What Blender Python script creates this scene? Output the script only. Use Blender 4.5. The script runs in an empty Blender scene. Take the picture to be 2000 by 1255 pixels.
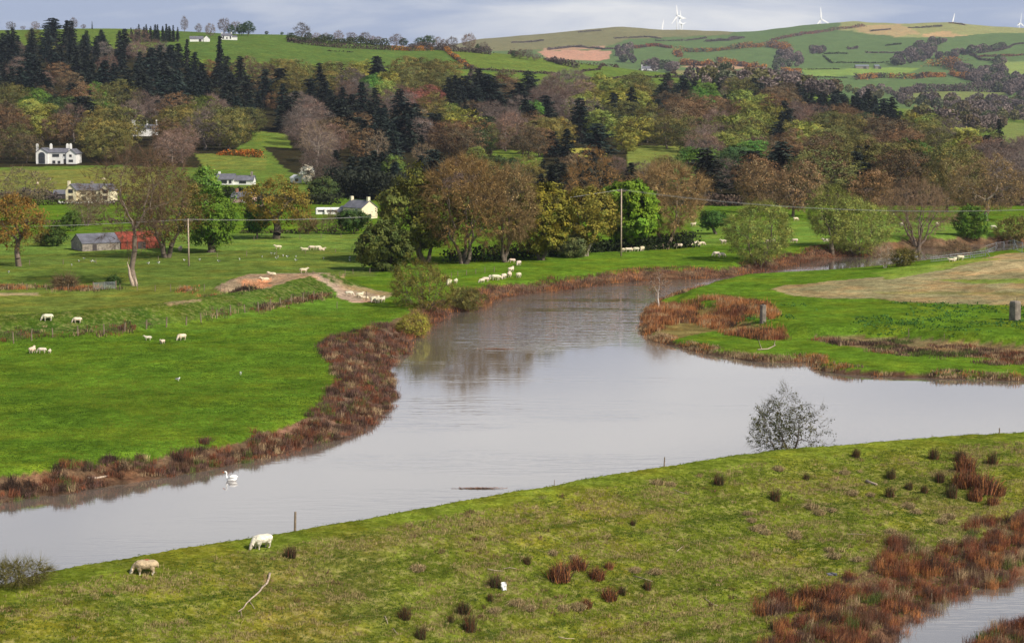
import bpy, math, random
import numpy as np
from mathutils import Vector, Matrix

# ------------------------------------------------------------------ camera, sky, sun, exposure
F = 3889.0; CX = 1000.0; CY = 627.5; H = 33.0
PITCH = math.atan(427.5 / F); CA = math.cos(PITCH); SA = math.sin(PITCH)
scene = bpy.context.scene
COL = scene.collection
cam_d = bpy.data.cameras.new('camera'); cam = bpy.data.objects.new('camera', cam_d); COL.objects.link(cam)
cam.location = (0, 0, H); cam.rotation_euler = (math.radians(90) - PITCH, 0, 0)
cam_d.sensor_width = 36.0; cam_d.lens = 36.0 * F / 2000.0
cam_d.clip_start = 1.0; cam_d.clip_end = 40000.0
scene.camera = cam

SUN_EL = math.radians(41); SUN_AZ = math.radians(127)      # azimuth clockwise from +Y (the view direction)
w = bpy.data.worlds.new('World'); scene.world = w; w.use_nodes = True
nt = w.node_tree; N = nt.nodes; L = nt.links; N.clear()
out = N.new('ShaderNodeOutputWorld'); bg = N.new('ShaderNodeBackground'); bg.inputs['Strength'].default_value = 0.094
sky = N.new('ShaderNodeTexSky'); sky.sky_type = 'NISHITA'; sky.sun_disc = False
sky.sun_elevation = SUN_EL; sky.sun_rotation = SUN_AZ; sky.air_density = 1.0; sky.dust_density = 1.2
tc = N.new('ShaderNodeTexCoord'); mp = N.new('ShaderNodeMapping'); mp.inputs['Scale'].default_value = (3.4, 1.0, 22.0)
mp.inputs['Rotation'].default_value = (0, math.radians(-12), 0); mp.inputs['Location'].default_value = (2.1, 0.0, 0.6)
n1 = N.new('ShaderNodeTexNoise'); n1.inputs['Scale'].default_value = 1.5; n1.inputs['Detail'].default_value = 7; n1.inputs['Roughness'].default_value = 0.52; n1.inputs['Distortion'].default_value = 0.35
cr = N.new('ShaderNodeValToRGB'); cr.color_ramp.elements[0].position = 0.40; cr.color_ramp.elements[1].position = 0.60
cr.color_ramp.elements[0].color = (4.0, 4.7, 6.6, 1); cr.color_ramp.elements[1].color = (9.0, 9.0, 9.2, 1)
mixc = N.new('ShaderNodeMix'); mixc.data_type = 'RGBA'; mixc.inputs['Factor'].default_value = 0.86
L.new(tc.outputs['Generated'], mp.inputs['Vector']); L.new(mp.outputs[0], n1.inputs['Vector']); L.new(n1.outputs['Fac'], cr.inputs['Fac'])
sx = N.new('ShaderNodeSeparateXYZ'); L.new(tc.outputs['Generated'], sx.inputs[0])
up_ = N.new('ShaderNodeMapRange'); up_.inputs['From Min'].default_value = .05; up_.inputs['From Max'].default_value = .16; L.new(sx.outputs[2], up_.inputs['Value'])
brt = N.new('ShaderNodeMix'); brt.data_type = 'RGBA'; L.new(up_.outputs[0], brt.inputs['Factor']); L.new(cr.outputs[0], brt.inputs[6])
cr2 = N.new('ShaderNodeValToRGB'); cr2.color_ramp.elements[0].position = .36; cr2.color_ramp.elements[1].position = .62; cr2.color_ramp.elements[0].color = (6.4, 6.7, 7.5, 1); cr2.color_ramp.elements[1].color = (10.8, 10.6, 10.3, 1)
L.new(n1.outputs['Fac'], cr2.inputs['Fac']); L.new(cr2.outputs[0], brt.inputs[7])
hi_ = N.new('ShaderNodeMapRange'); hi_.inputs['From Min'].default_value = .18; hi_.inputs['From Max'].default_value = .36; hi_.inputs['To Min'].default_value = .90; hi_.inputs['To Max'].default_value = .06; L.new(sx.outputs[2], hi_.inputs['Value']); L.new(hi_.outputs[0], mixc.inputs['Factor'])
L.new(sky.outputs[0], mixc.inputs[6]); L.new(brt.outputs[2], mixc.inputs[7]); L.new(mixc.outputs[2], bg.inputs['Color']); L.new(bg.outputs[0], out.inputs[0])

sd_ = bpy.data.lights.new('sun', 'SUN'); sd_.energy = 5.0; sd_.angle = math.radians(0.6); sd_.color = (1.0, 0.92, 0.80)
sun = bpy.data.objects.new('sun', sd_); COL.objects.link(sun)
sdir = Vector((math.sin(SUN_AZ) * math.cos(SUN_EL), math.cos(SUN_AZ) * math.cos(SUN_EL), math.sin(SUN_EL)))
sun.rotation_euler = sdir.to_track_quat('Z', 'Y').to_euler(); sun.location = (300, -300, 400)
vs = scene.view_settings; vs.view_transform = 'Standard'; vs.look = 'None'; vs.gamma = 1.0; vs.exposure = 0.12; vs.use_curve_mapping = False

# ------------------------------------------------------------------ maths helpers
R = np.random.default_rng(7)
def vnoise(x, y, scale, seed=0):
    x = np.asarray(x, float) / scale + seed * 17.31; y = np.asarray(y, float) / scale - seed * 9.77
    xi = np.floor(x); yi = np.floor(y); fx = x - xi; fy = y - yi
    fx = fx * fx * (3 - 2 * fx); fy = fy * fy * (3 - 2 * fy)
    def h(a, b):
        s = np.sin(a * 127.1 + b * 311.7 + seed * 74.7) * 43758.5453
        return s - np.floor(s)
    return (h(xi, yi) * (1 - fx) + h(xi + 1, yi) * fx) * (1 - fy) + (h(xi, yi + 1) * (1 - fx) + h(xi + 1, yi + 1) * fx) * fy
def fbm(x, y, scale, seed=0, o=4):
    s = 0; a = 1; t = 0
    for k in range(o):
        s = s + a * vnoise(x, y, scale / 2 ** k, seed + k); t += a; a *= .5
    return s / t
def sstep(t): t = np.clip(t, 0, 1); return t * t * (3 - 2 * t)
def project(x, y, z):
    dep = y * CA - (z - H) * SA; up = (z - H) * CA + y * SA
    return CX + F * x / dep, CY - F * up / dep
def unproj(u, v, z):                                    # the point where the sight line of a photo point meets height z
    dx = (u - CX) / F; dz = (CY - v) / F
    ry = CA + dz * SA; rz = -SA + dz * CA
    t = (z - H) / rz
    return (dx * t, ry * t)
def ray_y(u, v, Y):
    dx = (u - CX) / F; dz = (CY - v) / F
    ry = CA + dz * SA; rz = -SA + dz * CA; t = Y / ry
    return Vector((dx * t, Y, H + rz * t))
def zrow(v, Y): return H + Y * np.tan(np.arctan((CY - v) / F) - PITCH)
def inpoly(x, y, P):
    x = np.asarray(x); y = np.asarray(y); r = np.zeros(x.shape, bool); n = len(P)
    for i in range(n):
        x0, y0 = P[i]; x1, y1 = P[(i + 1) % n]
        if y0 == y1: continue
        c = ((y0 > y) != (y1 > y)) & (x < (x1 - x0) * (y - y0) / (y1 - y0) + x0)
        r ^= c
    return r
def pdist(x, y, P, closed=False):
    d = np.full(np.shape(x), 1e18); n = len(P)
    for i in range(n if closed else n - 1):
        ax, ay = P[i]; bx, by = P[(i + 1) % n]
        vx, vy = bx - ax, by - ay; t = np.clip(((x - ax) * vx + (y - ay) * vy) / (vx * vx + vy * vy + 1e-9), 0, 1)
        d = np.minimum(d, (x - ax - t * vx) ** 2 + (y - ay - t * vy) ** 2)
    return np.sqrt(d)
def sdist(x, y, P): d = pdist(x, y, P, True); return np.where(inpoly(x, y, P), -d, d)   # negative inside

# ------------------------------------------------------------------ the lie of the land
LAT = [  # plan distance, [(photo column, photo row of the ground there)]
 (560, 'z', 1.7), (640, 'z', 1.8),
 (700, [(0,371),(500,371),(1000,373),(2000,374)]),
 (770, [(0,350),(250,350),(500,352),(1000,358),(2000,360)]),
 (850, [(0,329),(250,329),(500,326),(750,330),(1000,334),(1500,342),(2000,344)]),
 (920, [(0,308),(250,308),(500,300),(750,305),(1000,308),(1250,312),(1500,326),(2000,330)]),
 (1050, [(0,262),(250,266),(500,270),(750,278),(1000,284),(1250,290),(1500,302),(1750,308),(2000,314)]),
 (1200, [(0,215),(250,218),(500,222),(750,232),(1000,238),(1250,245),(1500,258),(1750,275),(2000,292)]),
 (1400, [(0,155),(250,155),(500,160),(750,175),(1000,190),(1250,203),(1500,218),(1750,250),(2000,276)]),
 (1550, [(0,115),(250,112),(500,118),(750,135),(1000,155),(1250,175),(1500,192),(1750,235),(2000,268)]),
 (1700, [(0,82),(250,80),(400,79),(500,84),(640,100),(750,112),(850,120),(1000,132),(1150,148),(1250,155),(1500,172),(1600,180),(1750,228),(2000,262)]),
 (1850, [(0,60),(150,56),(250,57),(350,62),(450,68),(560,69),(650,80),(750,88),(850,96),(1000,107),(1100,119),(1250,138),(1400,152),(1500,165),(1600,172),(1750,226),(2000,258)]),
 (1950, [(0,58),(150,54),(250,55),(350,60),(450,65),(560,66),(650,78),(750,86),(850,94),(1000,106),(1100,118),(1250,137),(1400,153),(1500,167),(1600,176),(1750,222),(2000,252)]),
 (2200, [(0,75),(500,85),(850,115),(1000,130),(1250,160),(1500,185),(1750,214),(2000,238)]),
 (2700, [(0,110),(500,120),(1000,165),(1250,182),(1500,196),(1750,202),(2000,218)]),
 (3100, [(0,120),(500,130),(1000,150),(1250,168),(1500,181),(1750,184),(2000,190)]),
 (3600, [(0,120),(500,120),(1000,130),(1250,142),(1500,152),(1750,158),(2000,160)]),
 (4200, [(0,120),(500,115),(1000,112),(1250,120),(1500,122),(1750,128),(2000,125)]),
 (5000, [(0,115),(500,110),(1000,92),(1250,85),(1500,84),(1750,84),(2000,86)]),
 (5500, [(0,110),(800,100),(940,84),(1000,80),(1250,70),(1500,66),(1750,62),(2000,66)]),
 (5900, [(0,105),(600,110),(860,95),(940,77),(1000,72),(1060,67),(1110,62),(1160,55),(1215,50),(1235,53),(1270,55),(1290,60),(1330,60),(1400,60),(1430,61),(1480,60),(1520,55),(1560,50),(1620,46),(1670,41),(1700,43),(1770,44),(1830,45),(1860,42),(1880,47),(1920,51),(1960,53),(2000,54),(2300,60)]),
 (6200, [(0,105),(600,110),(860,95),(940,78),(1000,73),(1110,64),(1215,53),(1290,62),(1400,62),(1480,62),(1560,53),(1670,45),(1770,47),(1860,47),(1920,53),(2000,57),(2300,62)]),
 (6900, [(0,120),(1000,90),(1215,76),(1500,74),(1750,70),(2000,74)]),
 (9000, [(0,130),(1000,130),(2000,130)]),
]
_ld = np.linspace(math.log(560), math.log(9000), 420); _U = np.linspace(-700, 2700, 260)
_rows = []
for it in LAT:
    d = it[0]
    if it[1] == 'z': _rows.append(np.full(_U.shape, it[2]))
    else:
        a = np.array(it[1], float); _rows.append(zrow(np.interp(_U, a[:, 0], a[:, 1]), d))
_rows = np.array(_rows); _dl = np.log([it[0] for it in LAT])
_G = np.array([np.interp(_ld, _dl, _rows[:, j]) for j in range(len(_U))])        # U x d
def _blur(A, n0, n1):
    for _ in range(n0): B = np.pad(A, ((1, 1), (0, 0)), 'edge'); A = (B[:-2] + 2 * B[1:-1] + B[2:]) / 4
    for _ in range(n1): B = np.pad(A, ((0, 0), (1, 1)), 'edge'); A = (B[:, :-2] + 2 * B[:, 1:-1] + B[:, 2:]) / 4
    return A
_G = _blur(_G, 1, 12)
def far_h(x, y):
    U = np.clip(CX + x / y * F / CA, -699, 2699); l = np.clip(np.log(y), _ld[0], _ld[-1] - 1e-6)
    a = (U - _U[0]) / (_U[1] - _U[0]); b = (l - _ld[0]) / (_ld[1] - _ld[0])
    i = np.minimum(a.astype(int), len(_U) - 2); j = np.minimum(b.astype(int), len(_ld) - 2); a = a - i; b = b - j
    z = (_G[i, j] * (1 - a) + _G[i + 1, j] * a) * (1 - b) + (_G[i, j + 1] * (1 - a) + _G[i + 1, j + 1] * a) * b
    amp = sstep((y - 850) / 700) * 1.6 + sstep((y - 2500) / 1500) * 4
    return z + amp * (fbm(x, y, 160, 3, 3) - .5) * 2 * (1 - .0 * y)

def PX(L_, z): return [unproj(u, v, z) for u, v in L_]
LEFT_SHORE = [(-400,1015),(-150,1000),(0,982),(60,972),(120,965),(240,945),(360,926),(440,912),(500,898),(560,881),(620,866),(690,848),(725,828),(750,800),(771,772),(765,745),(752,725),(760,702),(785,692),(800,686),(788,668),(822,655),(838,640),(862,626),(880,609),(915,608),(948,602),(962,588),(1005,579),(1060,572),(1115,566),(1180,556),(1260,549),(1340,547),(1400,543),(1452,541),(1480,533),(1530,525),(1580,513),(1640,503),(1660,501),(1700,500),(1760,490),(1790,484),(1850,484),(1900,478),(2050,470),(2300,462)]
RIGHT_SHORE = [(2300,480),(2000,499),(1900,512),(1780,524),(1700,533),(1600,541),(1500,545),(1440,549),(1380,562),(1320,577),(1280,592),(1257,612),(1252,645),(1262,660),(1300,672),(1380,691),(1430,699),(1480,706),(1540,708),(1578,706),(1588,722),(1640,730),(1700,734),(1780,737),(1850,739),(2000,744),(2300,752)]
NEAR = [(2300,1100),(-400,1400)]
RIV = PX(LEFT_SHORE + RIGHT_SHORE + NEAR, 0.0)
UPPER = PX([(1440,548),(1380,561),(1330,578),(1310,596),(1390,612),(1440,640),(1530,655),(1600,661),(1750,663),(1850,672),(2000,682),(2300,700),(2300,480),(2000,499),(1900,512),(1780,524),(1700,533),(1600,541),(1500,545)], 0.6)
CREST_PX = [(-600,1225),(-200,1170),(0,1140),(100,1114),(250,1088),(400,1062),(500,1046),(575,1034),(700,1014),(860,985),(960,966),(1085,945),(1200,925),(1300,909),(1400,893),(1500,879),(1600,871),(1700,862),(1850,850),(2000,843),(2300,832),(2700,815)]
CREST = PX(CREST_PX, 5.0)
CRX = np.array([p[0] for p in CREST]); CRY = np.array([p[1] for p in CREST])
DYKE = PX([(-400,650),(0,624),(200,611),(400,588),(520,566),(600,547),(640,543)], 3.9)
MOUND = PX([(470,560),(560,552)], 2.5)
POND = PX([(1740,1330),(1745,1255),(1770,1225),(1820,1198),(1890,1172),(1950,1150),(2000,1128),(2200,1060),(2400,1080),(2200,1160),(2000,1204),(1940,1224),(1905,1262),(1880,1330)], 0.8)

def near_h(x, y):
    sdr = -sdist(x, y, RIV) * -1.0
    n = fbm(x, y, 14, 1, 3) - .5; n2 = fbm(x, y, 2.3, 5, 3) - .5
    right = inpoly(x, y, BIGRIGHT)
    wob = sdr + n2 * 1.2
    field = 1.75 + n * .5 + .35 * sstep((y - 330) / 200)
    left = np.where(wob > 0, field * sstep(wob / 5.0) + .12, -.25 - .9 * sstep(-wob / 3))
    low = np.where(wob > 0, .12 + .55 * sstep(wob / 1.6) + .2 * n, -.25 - .9 * sstep(-wob / 3))
    du = -sdist(x, y, UPPER)
    low = low + 1.35 * sstep((du + 1 + n2) / 4)
    rise = 3.2 * sstep((x - 35) / 75) * sstep((y - 250) / 110) * sstep(sdr / 26)
    low = low + rise
    h = np.where(right, low, left)
    # dyke between the two left fields, spoil heap
    dd = pdist(x, y, DYKE); h = h + np.where(right, 0, 2.5 * np.exp(-(dd / 5.2) ** 2) * sstep(sdr / 10))
    dm = pdist(x, y, MOUND); h = h + 2.0 * np.exp(-(dm / 7.0) ** 2) * (1 + .6 * n2)
    # bank across the far side of the river (the tree row stands on it)
    # the near embankment
    cy = np.interp(x, CRX, CRY); s = (cy - y) * .80
    sm = s + n2 * .35
    prof = np.where(s < 0, 5.0 + s * .55 + 0.05 * s, np.where(s < 3.2, 5.0 - .05 * s, 4.84 - 3.85 * (sstep((s - 3.2) / 25) * .45 + np.clip((s - 3.2) / 24, 0, 1) * .55)))
    prof = prof + .22 * n2 * (s > -3) + 1.3 * (fbm(x, y, 13, 9, 4) - .5) * sstep((s - 2) / 6) + .10 * np.sin(s * 2.1 + 3 * n) * sstep((s - 4) / 5)
    pd = sdist(x, y, POND)
    prof = np.where(s > 10, prof - .85 * sstep((1.4 - (pd + n2 * 1.2)) / 2.2), prof)
    h = np.where(s > -10, np.maximum(h * (s < -1) - 3 * (s >= -1), prof), h)
    return h
BIGRIGHT = PX(RIGHT_SHORE[::-1], 0.0)
# grow the right-land test outwards over the water a little: everything right of the river's middle line
MID = [(1252-60,640),(1240,580),(1400,549),(1480,541),(1600,532),(1700,522),(1800,508),(1900,497),(2000,486),(2300,470),(2900,470),(2900,800),(1700,760),(1500,730),(1300,705),(1215,680)]
BIGRIGHT = PX(MID, 0.0)
def height(x, y):
    x = np.asarray(x, float); y = np.asarray(y, float)
    shp = np.broadcast(x, y).shape; x = np.broadcast_to(x, shp).ravel(); y = np.broadcast_to(y, shp).ravel()
    z = np.zeros(x.shape); m = y < 660
    if m.any(): z[m] = near_h(x[m], y[m])
    k = y > 560
    if k.any():
        t = sstep((y[k] - 560) / 100); z[k] = z[k] * (1 - t) * (y[k] < 660) + far_h(x[k], y[k]) * t
    return z.reshape(shp)
def hz(x, y): return float(height(np.array([x]), np.array([y]))[0])
_Y = np.exp(np.linspace(math.log(92), math.log(8500), 1500))
def ground(u, v, dmin=92):
    """first point of the terrain on the sight line through photo point (u, v)"""
    dx = (u - CX) / F; dz = (CY - v) / F; ry = CA + dz * SA; rz = -SA + dz * CA
    Y = _Y[_Y >= dmin]; t = Y / ry; z = H + rz * t; g = height(dx * t, Y)
    i = np.argmax(z < g)
    if z[i] >= g[i]: i = len(Y) - 1
    if i > 0:
        a = (z[i-1] - g[i-1]) / max(1e-6, (z[i-1] - g[i-1]) - (z[i] - g[i])); yy = Y[i-1] + a * (Y[i] - Y[i-1])
    else: yy = Y[0]
    x = dx * yy / ry
    return Vector((x, yy, hz(x, yy)))

# ------------------------------------------------------------------ materials
def mat(name, color=(.5, .5, .5), rough=.8, spec=.3, objcol=False, noise=None, bump=None, translucent=0, metal=0):
    m = bpy.data.materials.new(name); m.use_nodes = True; nt = m.node_tree; p = nt.nodes['Principled BSDF']
    p.inputs['Roughness'].default_value = rough; p.inputs['Specular IOR Level'].default_value = spec; p.inputs['Metallic'].default_value = metal
    src = None
    if objcol:
        oi = nt.nodes.new('ShaderNodeObjectInfo'); src = oi.outputs['Color']
    else:
        rg = nt.nodes.new('ShaderNodeRGB'); rg.outputs[0].default_value = (*color, 1); src = rg.outputs[0]
    if noise:
        for sc, lo, hi in noise:
            t = nt.nodes.new('ShaderNodeTexCoord'); n = nt.nodes.new('ShaderNodeTexNoise'); n.inputs['Scale'].default_value = sc; n.inputs['Detail'].default_value = 3
            nt.links.new(t.outputs['Object'], n.inputs['Vector'])
            r = nt.nodes.new('ShaderNodeMapRange'); r.inputs['From Min'].default_value = .3; r.inputs['From Max'].default_value = .7
            r.inputs['To Min'].default_value = lo; r.inputs['To Max'].default_value = hi
            nt.links.new(n.outputs['Fac'], r.inputs['Value'])
            mx = nt.nodes.new('ShaderNodeMix'); mx.data_type = 'RGBA'; mx.blend_type = 'MULTIPLY'; mx.inputs['Factor'].default_value = 1
            nt.links.new(src, mx.inputs[6]); nt.links.new(r.outputs[0], mx.inputs[7]); src = mx.outputs[2]
    nt.links.new(src, p.inputs['Base Color'])
    if bump:
        t = nt.nodes.new('ShaderNodeTexCoord'); n = nt.nodes.new('ShaderNodeTexNoise'); n.inputs['Scale'].default_value = bump[0]; n.inputs['Detail'].default_value = 5
        b = nt.nodes.new('ShaderNodeBump'); b.inputs['Strength'].default_value = bump[1]; b.inputs['Distance'].default_value = bump[2]
        nt.links.new(t.outputs['Object'], n.inputs['Vector']); nt.links.new(n.outputs['Fac'], b.inputs['Height']); nt.links.new(b.outputs[0], p.inputs['Normal'])
    if translucent:
        tr = nt.nodes.new('ShaderNodeBsdfTranslucent'); ms = nt.nodes.new('ShaderNodeMixShader'); ms.inputs[0].default_value = translucent
        nt.links.new(src, tr.inputs['Color']); nt.links.new(p.outputs[0], ms.inputs[1]); nt.links.new(tr.outputs[0], ms.inputs[2])
        nt.links.new(ms.outputs[0], nt.nodes['Material Output'].inputs['Surface'])
    return m
def attr_mat(name, rough=.85, translucent=.15):          # blades and leaves whose own colour varies blade by blade
    m = bpy.data.materials.new(name); m.use_nodes = True; nt = m.node_tree; p = nt.nodes['Principled BSDF']
    p.inputs['Roughness'].default_value = rough; p.inputs['Specular IOR Level'].default_value = .15
    a = nt.nodes.new('ShaderNodeAttribute'); a.attribute_name = 'col'; nt.links.new(a.outputs['Color'], p.inputs['Base Color'])
    tr = nt.nodes.new('ShaderNodeBsdfTranslucent'); ms = nt.nodes.new('ShaderNodeMixShader'); ms.inputs[0].default_value = translucent
    nt.links.new(a.outputs['Color'], tr.inputs['Color']); nt.links.new(p.outputs[0], ms.inputs[1]); nt.links.new(tr.outputs[0], ms.inputs[2])
    nt.links.new(ms.outputs[0], nt.nodes['Material Output'].inputs['Surface'])
    return m
M = {}
M['blade'] = attr_mat('blade')
def leafmat(name):                                       # object colour x per-leaf value
    m = bpy.data.materials.new(name); m.use_nodes = True; nt = m.node_tree; p = nt.nodes['Principled BSDF']
    p.inputs['Roughness'].default_value = .8; p.inputs['Specular IOR Level'].default_value = .12
    oi = nt.nodes.new('ShaderNodeObjectInfo'); a = nt.nodes.new('ShaderNodeAttribute'); a.attribute_name = 'col'
    mx = nt.nodes.new('ShaderNodeMix'); mx.data_type = 'RGBA'; mx.blend_type = 'MULTIPLY'; mx.inputs['Factor'].default_value = 1
    nt.links.new(oi.outputs['Color'], mx.inputs[6]); nt.links.new(a.outputs['Color'], mx.inputs[7])
    nt.links.new(mx.outputs[2], p.inputs['Base Color'])
    tr = nt.nodes.new('ShaderNodeBsdfTranslucent'); ms = nt.nodes.new('ShaderNodeMixShader'); ms.inputs[0].default_value = .08
    nt.links.new(mx.outputs[2], tr.inputs['Color']); nt.links.new(p.outputs[0], ms.inputs[1]); nt.links.new(tr.outputs[0], ms.inputs[2])
    nt.links.new(ms.outputs[0], nt.nodes['Material Output'].inputs['Surface'])
    return m
M['leaf'] = leafmat('leaf')
M['bark'] = mat('bark', objcol=True, rough=.9, spec=.1, noise=[(1.5, .7, 1.25), (9, .8, 1.2)])
M['white'] = mat('white_render', (.78, .77, .73), .8, noise=[(.8, .88, 1.05)])
M['cream'] = mat('cream_render', (.80, .70, .48), .8, noise=[(.8, .85, 1.08), (5, .93, 1.05)])
M['slate'] = mat('slate', (.13, .13, .15), .6, noise=[(.7, .75, 1.3), (6, .8, 1.2)])
M['stone'] = mat('stone', (.23, .20, .17), .9, noise=[(2.2, .55, 1.45), (.5, .8, 1.2)], bump=(3, .8, .1))
M['darkstone'] = mat('dark_stone', (.12, .12, .13), .9, noise=[(2.2, .6, 1.4)], bump=(3, .8, .1))
M['rust'] = mat('rusty_sheet', (.25, .05, .028), .7, noise=[(1.0, .6, 1.3), (6, .8, 1.2)])
M['glass'] = mat('window_glass', (.03, .035, .045), .15, .6)
M['trim'] = mat('window_trim', (.7, .7, .68), .6)
M['darktrim'] = mat('dark_trim', (.06, .05, .05), .6)
M['brick'] = mat('chimney_brick', (.35, .16, .10), .9, noise=[(4, .7, 1.3)])
M['wood'] = mat('weathered_wood', (.22, .17, .12), .9, .1, noise=[(6, .6, 1.3)])
M['palewood'] = mat('pale_wood', (.42, .33, .25), .9, .1, noise=[(6, .6, 1.3)])
M['galv'] = mat('galvanised_metal', (.26, .28, .30), .45, .5, metal=.4)
M['wire'] = mat('wire', (.38, .37, .35), .5)
M['fwire'] = mat('fence_wire', (.12, .11, .10), .6)
M['concrete'] = mat('concrete', (.20, .17, .14), .9, .2, noise=[(1.3, .6, 1.4), (8, .8, 1.2)], bump=(9, .6, .03))
M['turbine'] = mat('turbine_white', (.82, .82, .82), .4)
M['fleece'] = mat('fleece', objcol=True, rough=1, spec=.05, noise=[(5, .75, 1.15), (16, .8, 1.15)], bump=(14, 1, .05))
M['hoof'] = mat('hoof', (.12, .10, .08), .9)
M['swan'] = mat('swan_white', (.85, .84, .80), .7)
M['bill'] = mat('bill_orange', (.7, .16, .03), .5)
M['black'] = mat('black', (.02, .02, .02), .7)

# ------------------------------------------------------------------ mesh helpers
def newmesh(name, V, faces, smooth=False, colors=None):
    """faces: list of int arrays (n,k). colors: per-vertex (n,3)"""
    V = np.asarray(V, np.float32); me = bpy.data.meshes.new(name)
    fl = [np.asarray(f, np.int32) for f in faces if len(f)]
    nl = sum(f.size for f in fl); nf = sum(len(f) for f in fl)
    me.vertices.add(len(V)); me.vertices.foreach_set('co', V.ravel())
    me.loops.add(nl); me.polygons.add(nf)
    me.loops.foreach_set('vertex_index', np.concatenate([f.ravel() for f in fl]))
    tot = np.concatenate([np.full(len(f), f.shape[1], np.int32) for f in fl]); st = np.concatenate([[0], np.cumsum(tot)[:-1]]).astype(np.int32)
    me.polygons.foreach_set('loop_start', st); me.polygons.foreach_set('loop_total', tot)
    if smooth: me.polygons.foreach_set('use_smooth', np.ones(nf, bool))
    if colors is not None:
        a = me.color_attributes.new('col', 'FLOAT_COLOR', 'POINT'); c = np.ones((len(V), 4), np.float32); c[:, :3] = colors
        a.data.foreach_set('color', c.ravel())
    me.update(calc_edges=True)
    return me
def link(name, me, material=None, parent=None, color=None, loc=None):
    o = bpy.data.objects.new(name, me); COL.objects.link(o)
    if material is not None and me is not None:
        for mm in (material if isinstance(material, list) else [material]): me.materials.append(mm)
    if parent: o.parent = parent
    if color is not None: o.color = (*color, 1)
    if loc is not None: o.location = loc
    return o
def empty(name, loc, rz=0): 
    o = bpy.data.objects.new(name, None); COL.objects.link(o); o.location = loc; o.rotation_euler = (0, 0, rz); o.empty_display_size = .5; return o
def tag(o, label=None, cat=None, group=None, kind=None):
    if label: o['label'] = label
    if cat: o['category'] = cat
    if group: o['group'] = group
    if kind: o['kind'] = kind
    return o
class MB:                                                # collects boxes, bars, prisms
    def __init__(s): s.V = []; s.F = []; s.n = 0
    def add(s, V, Fs):
        s.V += [tuple(v) for v in V]; s.F += [tuple(i + s.n for i in f) for f in Fs]; s.n += len(V)
    def box(s, x0, x1, y0, y1, z0, z1):
        s.add([(x0,y0,z0),(x1,y0,z0),(x1,y1,z0),(x0,y1,z0),(x0,y0,z1),(x1,y0,z1),(x1,y1,z1),(x0,y1,z1)], [(3,2,1,0),(4,5,6,7),(0,1,5,4),(1,2,6,5),(2,3,7,6),(3,0,4,7)])
    def tube(s, pts, rad, n=6):
        pts = [Vector(p) for p in pts]; rad = rad if isinstance(rad, (list, tuple)) else [rad] * len(pts); V = []; Fs = []
        for i, p in enumerate(pts):
            t = (pts[min(i + 1, len(pts) - 1)] - pts[max(i - 1, 0)]).normalized(); a = t.cross(Vector((0, 0, 1)) if abs(t.z) < .9 else Vector((1, 0, 0))).normalized(); b = t.cross(a)
            for k in range(n): q = 2 * math.pi * k / n; V.append(p + (a * math.cos(q) + b * math.sin(q)) * rad[i])
        for i in range(len(pts) - 1):
            for k in range(n): Fs.append((i*n+k, i*n+(k+1)%n, (i+1)*n+(k+1)%n, (i+1)*n+k))
        Fs.append(tuple(range(n))[::-1]); Fs.append(tuple((len(pts)-1)*n+k for k in range(n))); s.add(V, Fs)
    def gable(s, x0, x1, y0, y1, z0, ze, zr, axis='x'):     # walls with gables, ridge along the axis
        if axis == 'x':
            ym = (y0 + y1) / 2
            s.add([(x0,y0,z0),(x1,y0,z0),(x1,y1,z0),(x0,y1,z0),(x0,y0,ze),(x1,y0,ze),(x1,y1,ze),(x0,y1,ze),(x0,ym,zr),(x1,ym,zr)], [(0,1,5,4),(2,3,7,6),(0,4,8,7,3),(1,2,6,9,5),(4,5,9,8),(6,7,8,9),(3,2,1,0)])
        else:
            xm = (x0 + x1) / 2
            s.add([(x0,y0,z0),(x1,y0,z0),(x1,y1,z0),(x0,y1,z0),(x0,y0,ze),(x1,y0,ze),(x1,y1,ze),(x0,y1,ze),(xm,y0,zr),(xm,y1,zr)], [(0,1,5,8,4),(1,2,6,5),(2,3,7,9,6),(3,0,4,7),(4,8,9,7),(5,6,9,8),(3,2,1,0)])
    def roof(s, x0, x1, y0, y1, ze, zr, axis='x', ov=.35, th=.15):
        if axis == 'x':
            ym = (y0 + y1) / 2; k = (zr - ze) / (ym - y0)
            for sg, ya in ((1, y0 - ov), (-1, y1 + ov)):
                za = ze - k * ov + .03; zz = zr + .03
                V = [(x0-ov,ya,za),(x1+ov,ya,za),(x1+ov,ym,zz),(x0-ov,ym,zz)]; V += [(a, b, c + th) for a, b, c in V]
                s.add(V, [(3,2,1,0),(4,5,6,7),(0,1,5,4),(1,2,6,5),(2,3,7,6),(3,0,4,7)])
        else:
            xm = (x0 + x1) / 2; k = (zr - ze) / (xm - x0)
            for xa in (x0 - ov, x1 + ov):
                za = ze - k * ov + .03; zz = zr + .03
                V = [(xa,y0-ov,za),(xa,y1+ov,za),(xm,y1+ov,zz),(xm,y0-ov,zz)]; V += [(a, b, c + th) for a, b, c in V]
                s.add(V, [(3,2,1,0),(4,5,6,7),(0,1,5,4),(1,2,6,5),(2,3,7,6),(3,0,4,7)])
    def mesh(s, name='m', smooth=False):
        me = bpy.data.meshes.new(name); me.from_pydata(s.V, [], s.F); me.update()
        if smooth:
            for p in me.polygons: p.use_smooth = True
        return me
    def build(s, name, material, parent=None, smooth=False, color=None, loc=None): return link(name, s.mesh(name, smooth), material, parent, color, loc)

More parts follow.
